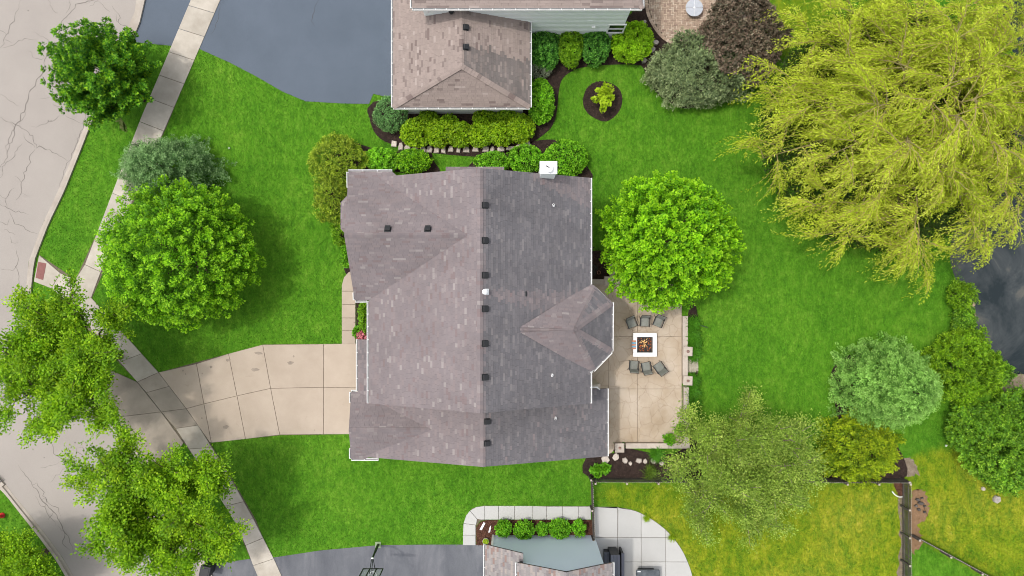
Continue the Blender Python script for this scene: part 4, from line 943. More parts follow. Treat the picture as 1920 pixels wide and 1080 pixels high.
# small bump roof past the top gable
bz = 3.0
yb0 = -(313 - 540) * s(bz)
roof_slope(main, [(*P(836, 313, bz), bz), (*P(945, 313, bz), bz), ((945 - 960) * s(bz), 5.6, 3.75), ((836 - 960) * s(bz), 5.6, 3.75)], SM3, None)
walls(main, [((840 - 960) * s(bz), 5.6), ((941 - 960) * s(bz), 5.6), ((941 - 960) * s(bz), yb0 - .2), ((840 - 960) * s(bz), yb0 - .2)], 0, 2.9, M['beige_siding'], 'bump_wall')
# chimney chase
ch = MB(); cz = 8.25; x0, x1 = (1012 - 960) * s(cz), (1045 - 960) * s(cz); y0, y1 = 5.72, -(302 - 540) * s(cz)
ch.prism([(x0 + .06, y0 + .03), (x1 - .06, y0 + .03), (x1 - .06, y1 - .05), (x0 + .06, y1 - .05)], 0, cz - .04); cho = ch.build('chimney', M['white_siding'], main)
b = MB(); b.prism([(x0, y0), (x1, y0), (x1, y1), (x0, y1)], cz - .1, cz, .02); b.build('cap', M['galv'], cho)
b = MB(); cx, cy = P(1029.5, 315, cz + .3); b.lathe([(.12, 0), (.12, .2), (.19, .21), (.2, .27), (.14, .31), (.02, .32)], 20, (cx, cy, cz)); b.build('flue', M['white_paint'], cho)
b = MB(); b.box((cx - .08, cy + .07, cz + .322), (.22, .05, .02), math.radians(-28)); b.build('flue_slot', M['black_metal'], cho)
# vents on the roof: one of each kind, then copies
def slope_mat(nx, nz): return math.atan2(nx, nz)
vb = MB(); vb.box((0, 0, .02), (.34, .34, .03), 0, .01); vb.box((0, 0, .10), (.22, .22, .13), 0, .03); vb.box((.015, 0, .17), (.27, .27, .035), 0, .012)
vme = vb.mesh('roof_vent', M['black_plastic'])
def vent(parent, px, py, zf, tilt, axis='Y'):
    z = 8.0
    for _ in range(6):
        x, y = P(px, py, z); z = zf(x, y)
    o = bpy.data.objects.new('roof_vent', vme); o.location = (x, y, z + .01); o.rotation_euler = (0, tilt, 0) if axis == 'Y' else (tilt, 0, 0); link(o, parent); return o
te = math.atan((ZR - ZE) / (XE - XR))
for py in (385, 451, 516, 579, 644, 707): vent(main, 908.5, py, lambda x, y: hz(x), te)
for px in (727, 802): vent(main, px, 430.5, lambda x, y: ZE + (ZW - ZE) * (WY1 - y) / (WY1 - WYM), -math.atan((ZW - ZE) / (WY1 - WYM)), 'X')
for px, py in ((913, 790), (912.5, 831)): vent(main, px, py, lambda x, y: az(x), math.atan((ZAR - ZA) / (XAE - XR)))
pb = MB(); pb.lathe([(.10, 0), (.085, .03), (.045, .05), (.045, .3), (.055, .3), (.055, .33)], 14); pme = pb.mesh('vent_pipe', M['white_paint'])
qb = MB(); qb.lathe([(.036, 0), (.036, .006)], 12); qme = qb.mesh('pipe_bore', M['black_metal'])
for px, py, zf in ((1037, 385, hz), (1034.5, 703.5, hz), (1041, 784, az)):
    z = 6
    for _ in range(6): x, y = P(px, py, z); z = zf(x)
    o = bpy.data.objects.new('vent_pipe', pme); o.location = (x, y, z - .02); link(o, main); q = bpy.data.objects.new('pipe_bore', qme); q.location = (0, 0, .328); link(q, o)
z = 8.3
x, y = P(909.5, 547, 8.4); b = MB(); b.lathe([(.11, 0), (.1, .1), (.075, .1), (.075, .35), (.14, .36), (.14, .42), (.04, .47)], 14, (x, y, hz(x) - .02)); b.box((x + .1, y, hz(x) - .02), (.2, .3, .02), 0, 0, 0, 0, te); b.build('metal_flue', M['galv'], main, False)
x, y = P(986.5, 551, 7.3); b = MB(); b.box((x, y, hz(x) + .03), (.1, .26, .05), 0, .01, 0, 0, te); b.build('slot_vent', M['black_plastic'], main)
x, y = P(1116, 727, 2.6); downspout(main, XE - .25, YB + .15 + .0, 3.4, 5.4)
b = MB(); b.box((4.55, -5.72, 3.1), (.85, .06, .07)); b.box((4.95, -5.78, 3.05), (.3, .06, .07), -.6); b.build('downspout', M['white_metal'], main)

# ---- upper neighbour house --------------------------------------------------------
up = empty('house', (0, 15, 0), label='white sided house with a tan shingled hip roof at the top edge', cat='house')
up.location = (0, 0, 0)
E1 = 2.9; ux0, ux1 = (737 - 960) * s(E1), (993 - 960) * s(E1); uyb = -(201 - 540) * s(E1); UZ = 4.6; uxr = (865.5 - 960) * s(UZ); uyh = -(124 - 540) * s(UZ); UT = 22.0; uwall = 15.5
def tan_stain(x, y):
    lim = 13.55 - (x + 2.8) * .12
    return max(0, min(.95, .7 + (lim - y) * .9))
tm = [M['shingle_tan'], M['shingle_tan'], M['shingle_tan_algae']]
roof_slope(up, [(ux0, UT, E1), (ux0, uyb, E1), (uxr, uyh, UZ), (uxr, UT, UZ)], tm, lambda x, y: .02)
roof_slope(up, [(ux1, uyb, E1), (ux1, uwall, E1), (uxr, uwall, UZ), (uxr, uyh, UZ)], tm, tan_stain)
roof_slope(up, [(ux0, uyb, E1), (ux1, uyb, E1), (uxr, uyh, UZ)], tm, lambda x, y: .06)
ridge(up, (uxr, uyh, UZ), (uxr, uwall, UZ), (1, 0, -.43), (-1, 0, -.43), M['shingle_tan'], .15)
for cx in (ux0, ux1): ridge(up, (cx, uyb, E1), (uxr, uyh, UZ), (0, -1, -.35) if False else ((1 if cx > uxr else -1) * .5, .6, -.1), ((-1 if cx > uxr else 1) * .4, -.7, -.25), M['shingle_tan'], .15)
gutter(up, (ux0, UT, E1), (ux0, uyb, E1), (-1, 0)); gutter(up, (ux0, uyb, E1), (ux1, uyb, E1), (0, -1)); gutter(up, (ux1, uyb, E1), (ux1, uwall, E1), (1, 0))
walls(up, [(ux0 + .35, uyb + .35), (ux1 - .35, uyb + .35), (ux1 - .35, 21), (ux0 + .35, 21)], 0, E1 - .12, M['white_siding'], 'garage_wall')
E2 = 5.5; vx0, vx1 = (773 - 960) * s(E2), (1204 - 960) * s(E2); vy = -(15 - 540) * s(E2)
rz2 = E2 + 5.5 * .5
roof_slope(up, [(vx0, vy, E2), (vx1, vy, E2), (vx1 - 4.5, vy + 7.5, E2 + 3.4), (vx0, vy + 7.5, E2 + 3.4)], tm, lambda x, y: .05, tab=(.3, .7))
roof_slope(up, [(vx1, vy, E2), (vx1, vy + 12, E2), (vx1 - 4.5, vy + 12, E2 + 3.4), (vx1 - 4.5, vy + 7.5, E2 + 3.4)], tm, lambda x, y: .3)
ridge(up, (vx1, vy, E2), (vx1 - 4.5, vy + 7.5, E2 + 3.4), (.8, .1, -.3), (-.6, -.7, -.3), M['shingle_tan'], .15)
gutter(up, (vx0, vy, E2), (vx1, vy, E2), (0, -1)); gutter(up, (vx1, vy, E2), (vx1, vy + 12, E2), (1, 0)); gutter(up, (vx0, vy + .7, E2), (vx0, vy, E2), (-1, 0), 'return_gutter')
uw = 15.45
walls(up, [(vx0 + .45, uw), (vx1 - .45, uw), (vx1 - .45, uw + 10), (vx0 + .45, uw + 10)], 0, E2 - .1, M['white_siding'])
sid = MB()
for k in range(26): sid.box(((vx0 + vx1) / 2, uw - .012, .25 + k * .2), (vx1 - vx0 - .92, .02, .185), 0, 0, 0, math.radians(4))
o = sid.build('siding_boards', M['white_siding'], up); o['kind'] = 'stuff'
downspout(up, vx0 + .75, uw - .07, 4.4, 5.4)
# the one window in view
wz = 1.9; wx, wy = P(1155, 45, wz); wn = MB(); ww_, wh = .95, 1.25
wf = MB(); wf.box((wx, uw - .03, wz + wh / 2), (ww_ + .12, .07, .09)); wf.box((wx, uw - .03, wz - wh / 2), (ww_ + .12, .09, .09)); wf.box((wx - ww_ / 2, uw - .03, wz), (.08, .07, wh - .09)); wf.box((wx + ww_ / 2, uw - .03, wz), (.08, .07, wh - .09)); wf.box((wx, uw - .035, wz), (ww_ - .08, .06, .09))
win = wf.build('window', M['white_paint'], up)
for zz in (.31, -.31):
    b = MB(); b.box((wx, uw - .02, wz + zz), (ww_ - .082, .03, .52)); b.build('pane', M['dark_glass'], win)
x, y = P(1107, 37, 3.0); b = MB(); b.box((x, uw - .04, 3.0), (.32, .05, .22)); b.build('wall_vent', M['white_siding'], up)
x, y = P(1113, 43, 2.2); b = MB(); b.box((x, uw - .07, 2.2), (.2, .14, .2), 0, .02); b.build('dryer_hood', M['white_paint'], up)
def uz(x, y): return UZ - abs(x - uxr) * (UZ - E1) / ((ux1 - uxr) if x > uxr else (uxr - ux0))
for py in (52, 89): vent(up, 873, py, uz, math.atan((UZ - E1) / (ux1 - uxr)))
x, y = P(847, 24, 4.3); b = MB(); b.lathe([(.13, 0), (.13, .2), (.16, .2), (.16, .26)], 12, (x, y, uz(x, y) - .03)); b.build('roof_pipe', M['black_plastic'], up)

# ---- lower neighbour house --------------------------------------------------------
lo = empty('house', (0, 0, 0), label='pale blue sided house at the bottom edge with grey brown gables', cat='house')
LW = -15.37; LB = -24.0; LY = -15.08
gm = [M['shingle_grey'], M['shingle_grey']]
bx0, bx1 = P(925, 1003)[0], P(1114, 1003)[0]; pkx, pkz = (1062 - 960) * .02831, 6.26
walls(lo, [(bx0, LW), (bx1, LW), (bx1, LB), (bx0, LB)], 0, 2.6, M['blue_siding'])
walls(lo, [(.35, LW), (bx1, LW), (bx1, LB), (.35, LB)], 2.6, 4.85, M['blue_siding'], 'upper_wall')
b = MB(); b.add([(.35, LW, 4.85), (bx1, LW, 4.85), (pkx, LW, pkz - .1), (.35, LW - .3, 4.85), (bx1, LW - .3, 4.85), (pkx, LW - .3, pkz - .1)], [[0, 1, 2], [5, 4, 3], [0, 3, 4, 1], [1, 4, 5, 2], [2, 5, 3, 0]]); b.build('gable_wall', M['blue_siding'], lo)
b = MB(); b.add([(bx0, LW, 2.6), (.35, LW, 2.6), (.35, LW, 4.3), (bx0, LW, 3.0), (bx0, LW - .3, 2.6), (.35, LW - .3, 2.6), (.35, LW - .3, 4.3), (bx0, LW - .3, 3.0)], [[0, 1, 2, 3], [7, 6, 5, 4], [0, 4, 5, 1], [1, 5, 6, 2], [2, 6, 7, 3], [3, 7, 4, 0]]); b.build('gable_wall', M['blue_siding'], lo)
gx_a, gx_b = (910 - 960) * s(3.1), (981 - 960) * s(4.4)
roof_slope(lo, [(gx_a, -14.8, 3.1), (gx_a, LB, 3.1), (gx_b, LB, 4.45), (gx_b, -14.8, 4.45)], gm, None)
roof_slope(lo, [((970 - 960) * s(5.0), LY, 5.0), ((970 - 960) * s(5.0), LB, 5.0), (pkx, LB, pkz), (pkx, LY, pkz)], gm, None)
roof_slope(lo, [((1148 - 960) * s(5.0), LB, 5.0), ((1148 - 960) * s(5.0), LY, 5.0), (pkx, LY, pkz), (pkx, LB, pkz)], gm, None)
ridge(lo, (pkx, LY, pkz), (pkx, LB, pkz), (1, 0, -.45), (-1, 0, -.45), M['shingle_grey'], .15)
fascia(lo, ((970 - 960) * s(5.0), LY, 5.0), (pkx, LY, pkz)); fascia(lo, ((1148 - 960) * s(5.0), LY, 5.0), (pkx, LY, pkz)); fascia(lo, (gx_a, -14.8, 3.1), (gx_b, -14.8, 4.45))
gutter(lo, (gx_a, -14.8, 3.1), (gx_a, LB, 3.1), (-1, 0)); gutter(lo, ((970 - 960) * s(5.0), LY, 5.0), ((970 - 960) * s(5.0), LB, 5.0), (-1, 0)); gutter(lo, ((1148 - 960) * s(5.0), LY, 5.0), ((1148 - 960) * s(5.0), LB, 5.0), (1, 0))
b = MB(); b.box((bx0 - .02, LW + .012, 1.3), (.12, .05, 2.6)); b.build('corner_board', M['white_paint'], lo)
downspout(lo, .52, LW + .06, 4.0, 4.95)
b = MB(); b.box((.5, LW + .06, 4.55), (.14, .12, .3)); b.build('wall_lamp', M['black_metal'], lo)

# ------------------------------------------------------------------ patio wall and pillars
def wall_run(name, pts, label, z=.46, w=.32, capL=1.5):
    a, b_ = Vector(P(*pts[0])), Vector(P(*pts[1])); d = b_ - a; L = d.length; rz = math.atan2(d.y, d.x); root = empty(name, (*((a + b_) / 2), 0), rz, label, 'garden wall')
    n = max(1, round(L / capL)); b1 = MB(); b1.box((0, 0, z / 2 - .04), (L, w * .84, z - .08)); b1.build('block_face', M['wall_block'], root)
    for i in range(n):
        c = MB(); c.box((-L / 2 + L * (i + .5) / n, 0, z - .035), (L / n - .012, w, .07), 0, .012); c.build('capstone', M['cap_stone'], root)
    return root
wall_run('patio_wall', [(1281.5, 592), (1281.5, 703)], 'long low tan wall right of the fire pit, between tree and second pillar')
wall_run('patio_wall', [(1283.5, 723), (1283.5, 829)], 'low tan wall at the lower right edge of the patio')
wall_run('patio_wall', [(1171, 833), (1290, 833)], 'low tan wall along the bottom edge of the patio')
wall_run('patio_wall', [(1100, 528.5), (1134, 528.5)], 'short low wall between the turret and top patio pillar')
wall_run('patio_wall', [(1151, 528.5), (1195, 529)], 'low wall running under the round tree from the top pillar')
wall_run('patio_wall', [(1146, 524), (1146, 496)], 'dark low wall beside the shaded hose bed')
def pillar(px, label, m='cap_stone'):
    x, y = P(px[0], px[1], .7); root = empty('stone_pillar', (x, y, 0), R.uniform(-.04, .04), label, 'stone pillar', 'stone pillars round the patio')
    b = MB()
    for k in range(4): b.box((0, 0, .08 + .155 * k), (.46, .46, .15), 0, .012)
    b.build('shaft', M['wall_block'], root); b = MB(); b.box((0, 0, .665), (.56, .56, .075), 0, .015); b.build('capstone', M[m], root)
    b = MB(); b.lathe([(.085, .70), (.085, .76), (.06, .80), (.03, .82)], 12); b.build('lamp', mat('bronze_lamp', (.22, .13, .11), (.3, .19, .16), 8, 4, .5, .1), root)
    return root
pillar((1290, 659), 'stone pillar above the paver step at the right patio edge'); pillar((1290, 714), 'stone pillar below the paver step at the right patio edge')
pillar((1162, 840), 'stone pillar at the lower left corner of the patio'); pillar((1142, 527), 'stone pillar by the shaded bed next to the turret')

# ------------------------------------------------------------------ fire pit and chairs
fp = empty('fire_pit', (*P(1208, 646, .2), 0), 0, 'square white topped fire pit with a small fire on the patio', 'fire pit')
a_, h_ = .73, .42
b = MB()
for dx, dy, sx, sy in ((0, a_ - .16, 2 * a_ - .06, .22), (0, -a_ + .16, 2 * a_ - .06, .22), (a_ - .16, 0, .22, 2 * a_ - .52), (-a_ + .16, 0, .22, 2 * a_ - .52)): b.box((dx, dy, h_ / 2 - .03), (sx, sy, h_ - .06))
b.build('surround', M['wall_block'], fp)
for dx, dy, sx, sy in ((0, a_ - .125, 2 * a_, .25), (0, -a_ + .125, 2 * a_, .25), (a_ - .125, 0, .25, 2 * a_ - .51), (-a_ + .125, 0, .25, 2 * a_ - .51)):
    b = MB(); b.box((dx, dy, h_ - .03), (sx, sy, .06), 0, .012); b.build('coping_slab', M['white_paint'], fp)
b = MB(); b.box((0, 0, .1), (.95, .95, .06)); b.build('burner_pan', M['black_metal'], fp)
fr = MB()
for dx, dy, sx, sy in ((0, .47, .98, .03), (0, -.47, .98, .03), (.47, 0, .03, .91), (-.47, 0, .03, .91)): fr.box((dx, dy, h_ - .075), (sx, sy, .05))
fr.build('burner_frame', M['black_metal'], fp)
M['ember'] = flat('embers', (.20, .05, .02), .9, emit=((1, .25, .04), .25)); M['flame'] = flat('flame', (.6, .4, .15), .9, emit=((1, .6, .3), .22)); M['char'] = mat('charred_log', (.03, .022, .018), (.16, .10, .075), 9, 6, .95, .5, 14)
for k in range(7):
    b = MB(); th = k * .9 + R.uniform(-.2, .2); b.tube([(.36 * math.cos(th), .36 * math.sin(th), .17), (.05 * math.cos(th + 2), .05 * math.sin(th + 2), .23)], [.045, .035], 7); b.build('log', M['char'], fp)
b = MB()
for k in range(150):
    x, y = R.uniform(-.42, .42), R.uniform(-.42, .42); b.box((x, y, .15 + R.uniform(0, .05)), (R.uniform(.03, .08), R.uniform(.03, .07), .04), R.uniform(0, 3), .008, R.choice([0, 0, 1]))
o = b.build('coals', [M['char'], M['ember']], fp); o['kind'] = 'stuff'
b = MB()
for k in range(22):
    th = R.uniform(0, 6.28); r0 = abs(R.gauss(0, .12)); x, y = r0 * math.cos(th), r0 * math.sin(th) + .08; l = R.uniform(.07, .2)
    b.tube([(x, y, .22), (x + l * .35 * math.cos(th), y + l * .35 * math.sin(th), .26 + l * .35), (x + l * math.cos(th), y + l * math.sin(th), .25 + l * .5)], [.018, .02, .002], 4)
o = b.build('flames', M['flame'], fp); o['kind'] = 'stuff'
tw = empty('striped_cloth', (*P(1188.5, 646.5, .42), .42), 0, 'small cloth of orange and blue stripes on the fire pit rim', 'cloth')
for k, c in enumerate(((.55, .24, .14), (.16, .36, .5), (.55, .26, .17), (.17, .38, .52), (.55, .24, .14))):
    b = MB(); b.box((0, .22 - .11 * k, .008), (.27, .104, .012), 0, .003); b.build('stripe', flat('cloth_stripe_%d' % k, c, .9), tw)
# sling chair: seat, back, arms, frame
ch0 = empty('patio_chair', (0, 0, 0), 0, 'x', 'chair', 'sling chairs round the fire pit')
b = MB(); b.box((0, .0, .42), (.50, .50, .025), 0, .008, 0, math.radians(-5)); b.build('seat', M['sling'], ch0)
b = MB(); b.box((0, .33, .70), (.50, .03, .56), 0, .008, 0, math.radians(-16)); b.build('backrest', M['sling'], ch0)
for sx in (-1, 1):
    b = MB(); b.box((sx * .29, .02, .63), (.05, .56, .03), 0, .008); b.build('armrest', M['black_metal'], ch0)
    b = MB(); b.tube([(sx * .28, -.24, 0), (sx * .29, -.25, .62), (sx * .29, .3, .62)], .016, 6); b.build('front_leg', M['black_metal'], ch0)
    b = MB(); b.tube([(sx * .28, .36, 0), (sx * .265, .2, .42), (sx * .265, .44, .99)], .016, 6); b.build('rear_leg', M['black_metal'], ch0)
b = MB(); b.tube([(-.265, .44, .98), (.265, .44, .98)], .014, 6); b.tube([(-.265, -.25, .41), (.265, -.25, .41)], .014, 6); b.build('crossbar', M['black_metal'], ch0)
first = True
for px, py, rz, lb in ((1183.5, 606, 22, 'grey sling chair above the fire pit, nearest the turret'), (1208, 604, -2, 'grey sling chair straight above the fire pit, middle of its row'), (1233, 604, -22, 'grey sling chair above the fire pit beside the round tree'),
                   (1187.5, 684, 176, 'grey sling chair below the fire pit, left one of its row'), (1210.5, 687, 190, 'grey sling chair below the fire pit, middle of its row'), (1235, 688, 215, 'grey sling chair below the fire pit, turned most sideways')):
    o = ch0 if first else copy_tree(ch0); first = False; o.location = (*P(px, py, .4), .06); o.rotation_euler = (0, 0, math.radians(rz)); o['label'] = lb

# round steel fire bowl on the brick patio
fb = empty('fire_bowl', (*P(1301.5, 15, .4), 0), 0, 'round steel fire bowl with a four part lid on the brick patio', 'fire bowl')
b = MB(); b.lathe([(.34, 0), (.46, .30), (.50, .42), (.48, .42)], 28); b.build('bowl', M['galv'], fb)
for k in range(4):
    b = MB(); a0 = k * math.pi / 2; pts = [(.02 * math.cos(a0 + .785), .02 * math.sin(a0 + .785))] + [(.535 * math.cos(a0 + w), .535 * math.sin(a0 + w)) for w in np.linspace(.03, 1.54, 10)]
    b.prism(pts, .43, .455, .006); b.build('lid_quarter', flat('brushed_lid', (.42, .44, .48), .45, metal=.2), fb)
b = MB(); b.lathe([(.07, .456), (.06, .475), (.01, .48)], 14); b.build('lid_knob', M['galv'], fb)

# ------------------------------------------------------------------ fences
pk = MB(); pk.prism([(-.038, -.014), (.038, -.014), (.038, .014), (-.038, .014)], 0, .98, 0); pk.add([(-.038, -.014, .981), (.038, -.014, .981), (0, -.014, 1.03), (-.038, .014, .981), (.038, .014, .981), (0, .014, 1.03)], [[0, 1, 2], [5, 4, 3], [1, 4, 5, 2], [2, 5, 3, 0]], 1)
pkm = pk.mesh('picket', [M['wood_dark'], M['wood_tip']])
po = MB(); po.box((0, 0, .5), (.1, .1, 1.0)); pom = po.mesh('post', M['wood_dark']); pc_ = MB(); pc_.box((0, 0, 1.02), (.105, .105, .05), 0, .015); pcm = pc_.mesh('post_cap', M['cap_stone'])
def fence(a, b_, label, spacing=.128, posts=2.4, name='picket_fence', side=1):
    a, b_ = Vector(P(*a)), Vector(P(*b_)); d = b_ - a; L = d.length; rz = math.atan2(d.y, d.x); root = empty(name, (*a, 0), rz, label, 'fence', 'dark picket fences')
    n = int(L / spacing)
    for i in range(n):
        o = bpy.data.objects.new('picket', pkm); o.location = (spacing * (i + .5), R.gauss(0, .004), R.uniform(-.015, .015)); o.rotation_euler = (0, R.gauss(0, .012), 0); link(o, root)
    for z in (.25, .75):
        b = MB(); b.box((L / 2, -.035 * side, z), (L, .035, .055)); b.build('rail', M['wood_dark'], root)
    m = max(1, round(L / posts))
    for i in range(m + 1):
        o = bpy.data.objects.new('post', pom); o.location = (L * i / m, -.1 * side, 0); link(o, root); q = bpy.data.objects.new('post_cap', pcm); link(q, o)
    return root
fence((1113, 895.5), (1690, 897), 'long dark picket fence between the mulch bed and dry lawn', posts=1.95)
fence((1108, 892), (1112, 1004), 'short dark picket fence between green lawn and pale patio')
fence((1691, 896), (1692, 1100), 'dark picket fence along the right side of the dry lawn', posts=1.8)
fence((1708, 1000), (1880, 1093), 'dark picket fence slanting away to the lower right corner', posts=2.2)

# ------------------------------------------------------------------ small things
def rock(px, r, label, m, group=None, name='edging_stone', h=.16, pts=None, catn='stone'):
    x, y = P(px[0], px[1], .1); n = R.choice([5, 6, 6, 7]); ph = R.uniform(0, 6.28); b = MB()
    if pts is None: pts = [(r * K * R.uniform(.72, 1.2) * math.cos(ph + 6.283 * i / n), r * K * R.uniform(.72, 1.2) * math.sin(ph + 6.283 * i / n)) for i in range(n)]
    pts = ccw(pts); q = inset(pts, min(.03, r * K * .2)); n = len(pts)
    b.add([(*p, 0) for p in pts] + [(*p, h * R.uniform(.55, .8)) for p in pts] + [(*p, h * R.uniform(.85, 1.1)) for p in q], [[i, (i + 1) % n, n + (i + 1) % n, n + i] for i in range(n)] + [[n + i, n + (i + 1) % n, 2 * n + (i + 1) % n, 2 * n + i] for i in range(n)] + [[2 * n + i for i in range(n)]])
    o = b.build(name, M[m]); o.location = (x, y, .02); return tag(o, label, catn, group)
ORD = 'first second third fourth fifth sixth seventh eighth ninth tenth eleventh twelfth thirteenth fourteenth fifteenth sixteenth seventeenth eighteenth'.split()
SX = [290, 352, 415, 485, 555, 615, 680, 745, 812, 880, 953, 1040, 1127, 1193, 1272, 1358, 1443, 1510]; SY = [440, 460, 472, 478, 492, 492, 495, 498, 490, 488, 492, 487, 487, 487, 487, 478, 465, 435]
WD = [26, 22, 26, 28, 24, 26, 24, 22, 24, 20, 30, 30, 32, 20, 36, 42, 36, 32]; HT = [32, 36, 26, 30, 34, 38, 36, 30, 30, 30, 28, 30, 26, 26, 28, 20, 24, 30]
for i in range(18):
    w, h = WD[i] / 4.908 * K * 1.08, HT[i] / 4.908 * K * 1.08; n = 6; j = lambda: R.uniform(.72, 1.1)
    base = [(-w, -h), (w, -h), (w * 1.05, 0), (w * .6, h), (-w * .6, h), (-w * 1.05, 0)] if i % 3 else [(-w, -h * .9), (w * .9, -h), (w, h * .8), (-w * .7, h)]
    rock((680 + SX[i] / 4.908, 180 + SY[i] / 4.908), 6, 'flat pale edging stone, %s from the left in the row below the golden hedge' % ORD[i], 'stone_pale', 'pale edging stones below the golden hedge', pts=[(a * j(), c * j()) for a, c in base])
for px, r, lb in (((1155.5, 857), 7, 'pale stone in the mulch just below the corner pillar'), ((1172, 864), 6.3, 'upright pale stone, second from the corner pillar'), ((1182, 869), 4, 'smallest pale stone in the mulch below the patio wall'),
                  ((1198.5, 864), 6.3, 'round pale stone in the mulch, fourth from the corner pillar'), ((1210, 865.5), 5, 'narrow pale stone between two rounder ones below the patio'), ((1225, 865), 6, 'pale stone in the mulch, last but one before the airy tree'), ((1241, 869), 4.6, 'pale stone half under the edge of the airy tree'), ((1134, 861), 9, 'flat wide pale stone under the house corner')):
    rock(px, r, lb, 'stone_pale', 'pale stones in the bed below the patio')
for px, r, lb in (((1230, 80), 6, 'grey rock right of the lime shrub near the brick patio'), ((1223, 93), 6.5, 'grey rock between lime shrub and olive juniper'), ((1208, 114), 5.5, 'grey rock below the lime shrub at the bed edge'), ((1208, 42), 4, 'grey rock above the lime shrub by the white wall')): rock(px, r, lb, 'stone_grey', 'grey rocks round the lime shrub', 'rock', .22, catn='rock')
rock((905, 987), 0, 'longer white stone splash block in the red mulch', 'white_paint', None, 'splash_block', .08, [(-.19, -.2), (-.06, -.24), (.17, .2), (.06, .25)])
rock((918, 992), 0, 'narrow white stone splash block nearer the blue house', 'white_paint', None, 'splash_block', .08, [(-.08, -.22), (.03, -.2), (.09, .22), (.0, .1)])
for px, r, lb in (((1721, 937), 4.2, 'dark broken rock at the head of the orange soil'), ((1729, 934), 2.6, 'small dark rock at the upper right of the orange soil'), ((1727, 944), 5, 'largest dark rock in the middle of the orange soil'), ((1735, 949), 3, 'dark rock farthest right of the orange soil'), ((1718, 949), 2.8, 'dark rock nearest the fence in the orange soil'), ((1724, 955), 3.6, 'dark rock just under the largest on the orange soil'), ((1734, 961), 2.8, 'lowest dark rock of the orange soil heap')):
    rock(px, r, lb, 'stone_grey', 'dark rocks on the orange soil', 'rock', .14, pts=[(r * K * R.uniform(.5, 1.5) * math.cos(w + R.uniform(-.3, .3)), r * K * R.uniform(.4, 1.2) * math.sin(w)) for w in np.linspace(0, 6.28, 6, endpoint=False)], catn='rock'); bpy.context.scene.collection.objects[-1].data.materials[0] = M['wood_dark']
rock((1868, 936), 7, 'broken pale rock lying on the dry grass at the right', 'stone_grey', None, 'rock', .2, catn='rock'); rock((1844, 917), 4, 'small tan rock beside the green bank brush', 'stone_pale', None, 'rock', .15, catn='rock')
rock((1775, 836), 2.4, 'white pebble at the edge of the bank brush', 'white_paint', None, 'rock', .12, catn='rock')
rock((1858, 722), 4, 'pale rock among the bank brush by the pond', 'stone_pale', None, 'rock', .3, catn='rock')
# curved white edging at the corner of the dry lawn
b = MB(); e_ = [P(*p) for p in smooth_poly([(1672, 921), (1677, 927), (1684, 931), (1691, 931)], 4, False)]
b.tube([(x, y, .06) for x, y in e_], .03, 6); tag(b.build('curved_edging', M['white_paint']), 'curved white edging round a scrap of red mulch', 'edging')
# planter
pl = empty('planter', (*P(911, 1012), .02), 0, 'round mosaic planter with a small golden plant by the driveway', 'planter')
b = MB(); b.lathe([(.12, 0), (.19, .2), (.2, .28), (.17, .28), (.15, .24)], 18); b.build('pot', M['ceramic'], pl)
n = 40; d = dome_dirs(n, .0); A = tufts(d * [.1, .1, .12] + [0, 0, .26], d, 12, .08, .05, .06, .035); leaf_obj('foliage', *A, LM['sapling'], pl)
# hose and pot in the shaded bed
hs = empty('garden_hose', (*P(1107, 507), .03), 0, 'dark coiled garden hose in the shaded bed by the house', 'hose'); b = MB()
b.tube([(.42 * (1 - .012 * k) * math.cos(k * .42), .42 * (1 - .012 * k) * math.sin(k * .42), .03 + .0035 * (k % 30)) for k in range(46)], .014, 6); b.build('coil', M['hose'], hs)
b = MB(); b.tube([(.40, .0, .03), (.46, .15, .02), (.42, .3, .02)], .014, 6); b.lathe([(.02, 0), (.02, .06)], 8, (.42, .3, .01)); b.build('nozzle', M['black_plastic'], hs)
cp = empty('clay_pot', (*P(1122, 511), .02), 0, 'small terracotta pot beside the coiled hose', 'pot'); b = MB(); b.lathe([(.06, 0), (.1, .18), (.115, .18), (.115, .22), (.095, .22), (.085, .15)], 16); b.build('body', M['terracotta'], cp)
b = MB(); b.lathe([(.09, .17), (.02, .18)], 14); b.build('soil', M['mulch'], cp)
# dropped stick/sprinkler riser on the lawn edge
b = MB(); x, y = P(1309, 609); x2, y2 = P(1327, 614); b.tube([(x, y, .04), ((x + x2) / 2, (y + y2) / 2, .07), (x2, y2, .05)], [.03, .03, .02], 6); tag(b.build('hose_end', M['hose']), 'dark hose end lying on the grass past the patio wall', 'hose')
# hydrant
hy = empty('fire_hydrant', (*P(5, 966), 0), .3, 'red fire hydrant on the lower left lawn', 'hydrant')
b = MB(); b.lathe([(.17, 0), (.17, .05), (.11, .06), (.11, .5), (.15, .52), (.15, .56), (.12, .58), (.10, .66), (.05, .71), (.02, .72)], 18); b.build('barrel', M['red'], hy, True)
for a in (0, math.pi, -math.pi / 2):
    b = MB(); b.tube([(.1 * math.cos(a), .1 * math.sin(a), .42), (.21 * math.cos(a), .21 * math.sin(a), .42)], .06 if a >= 0 else .075, 10); b.build('nozzle_cap', M['red'], hy)
b = MB(); b.lathe([(.03, .71), (.03, .77)], 5); b.build('top_nut', M['red'], hy)
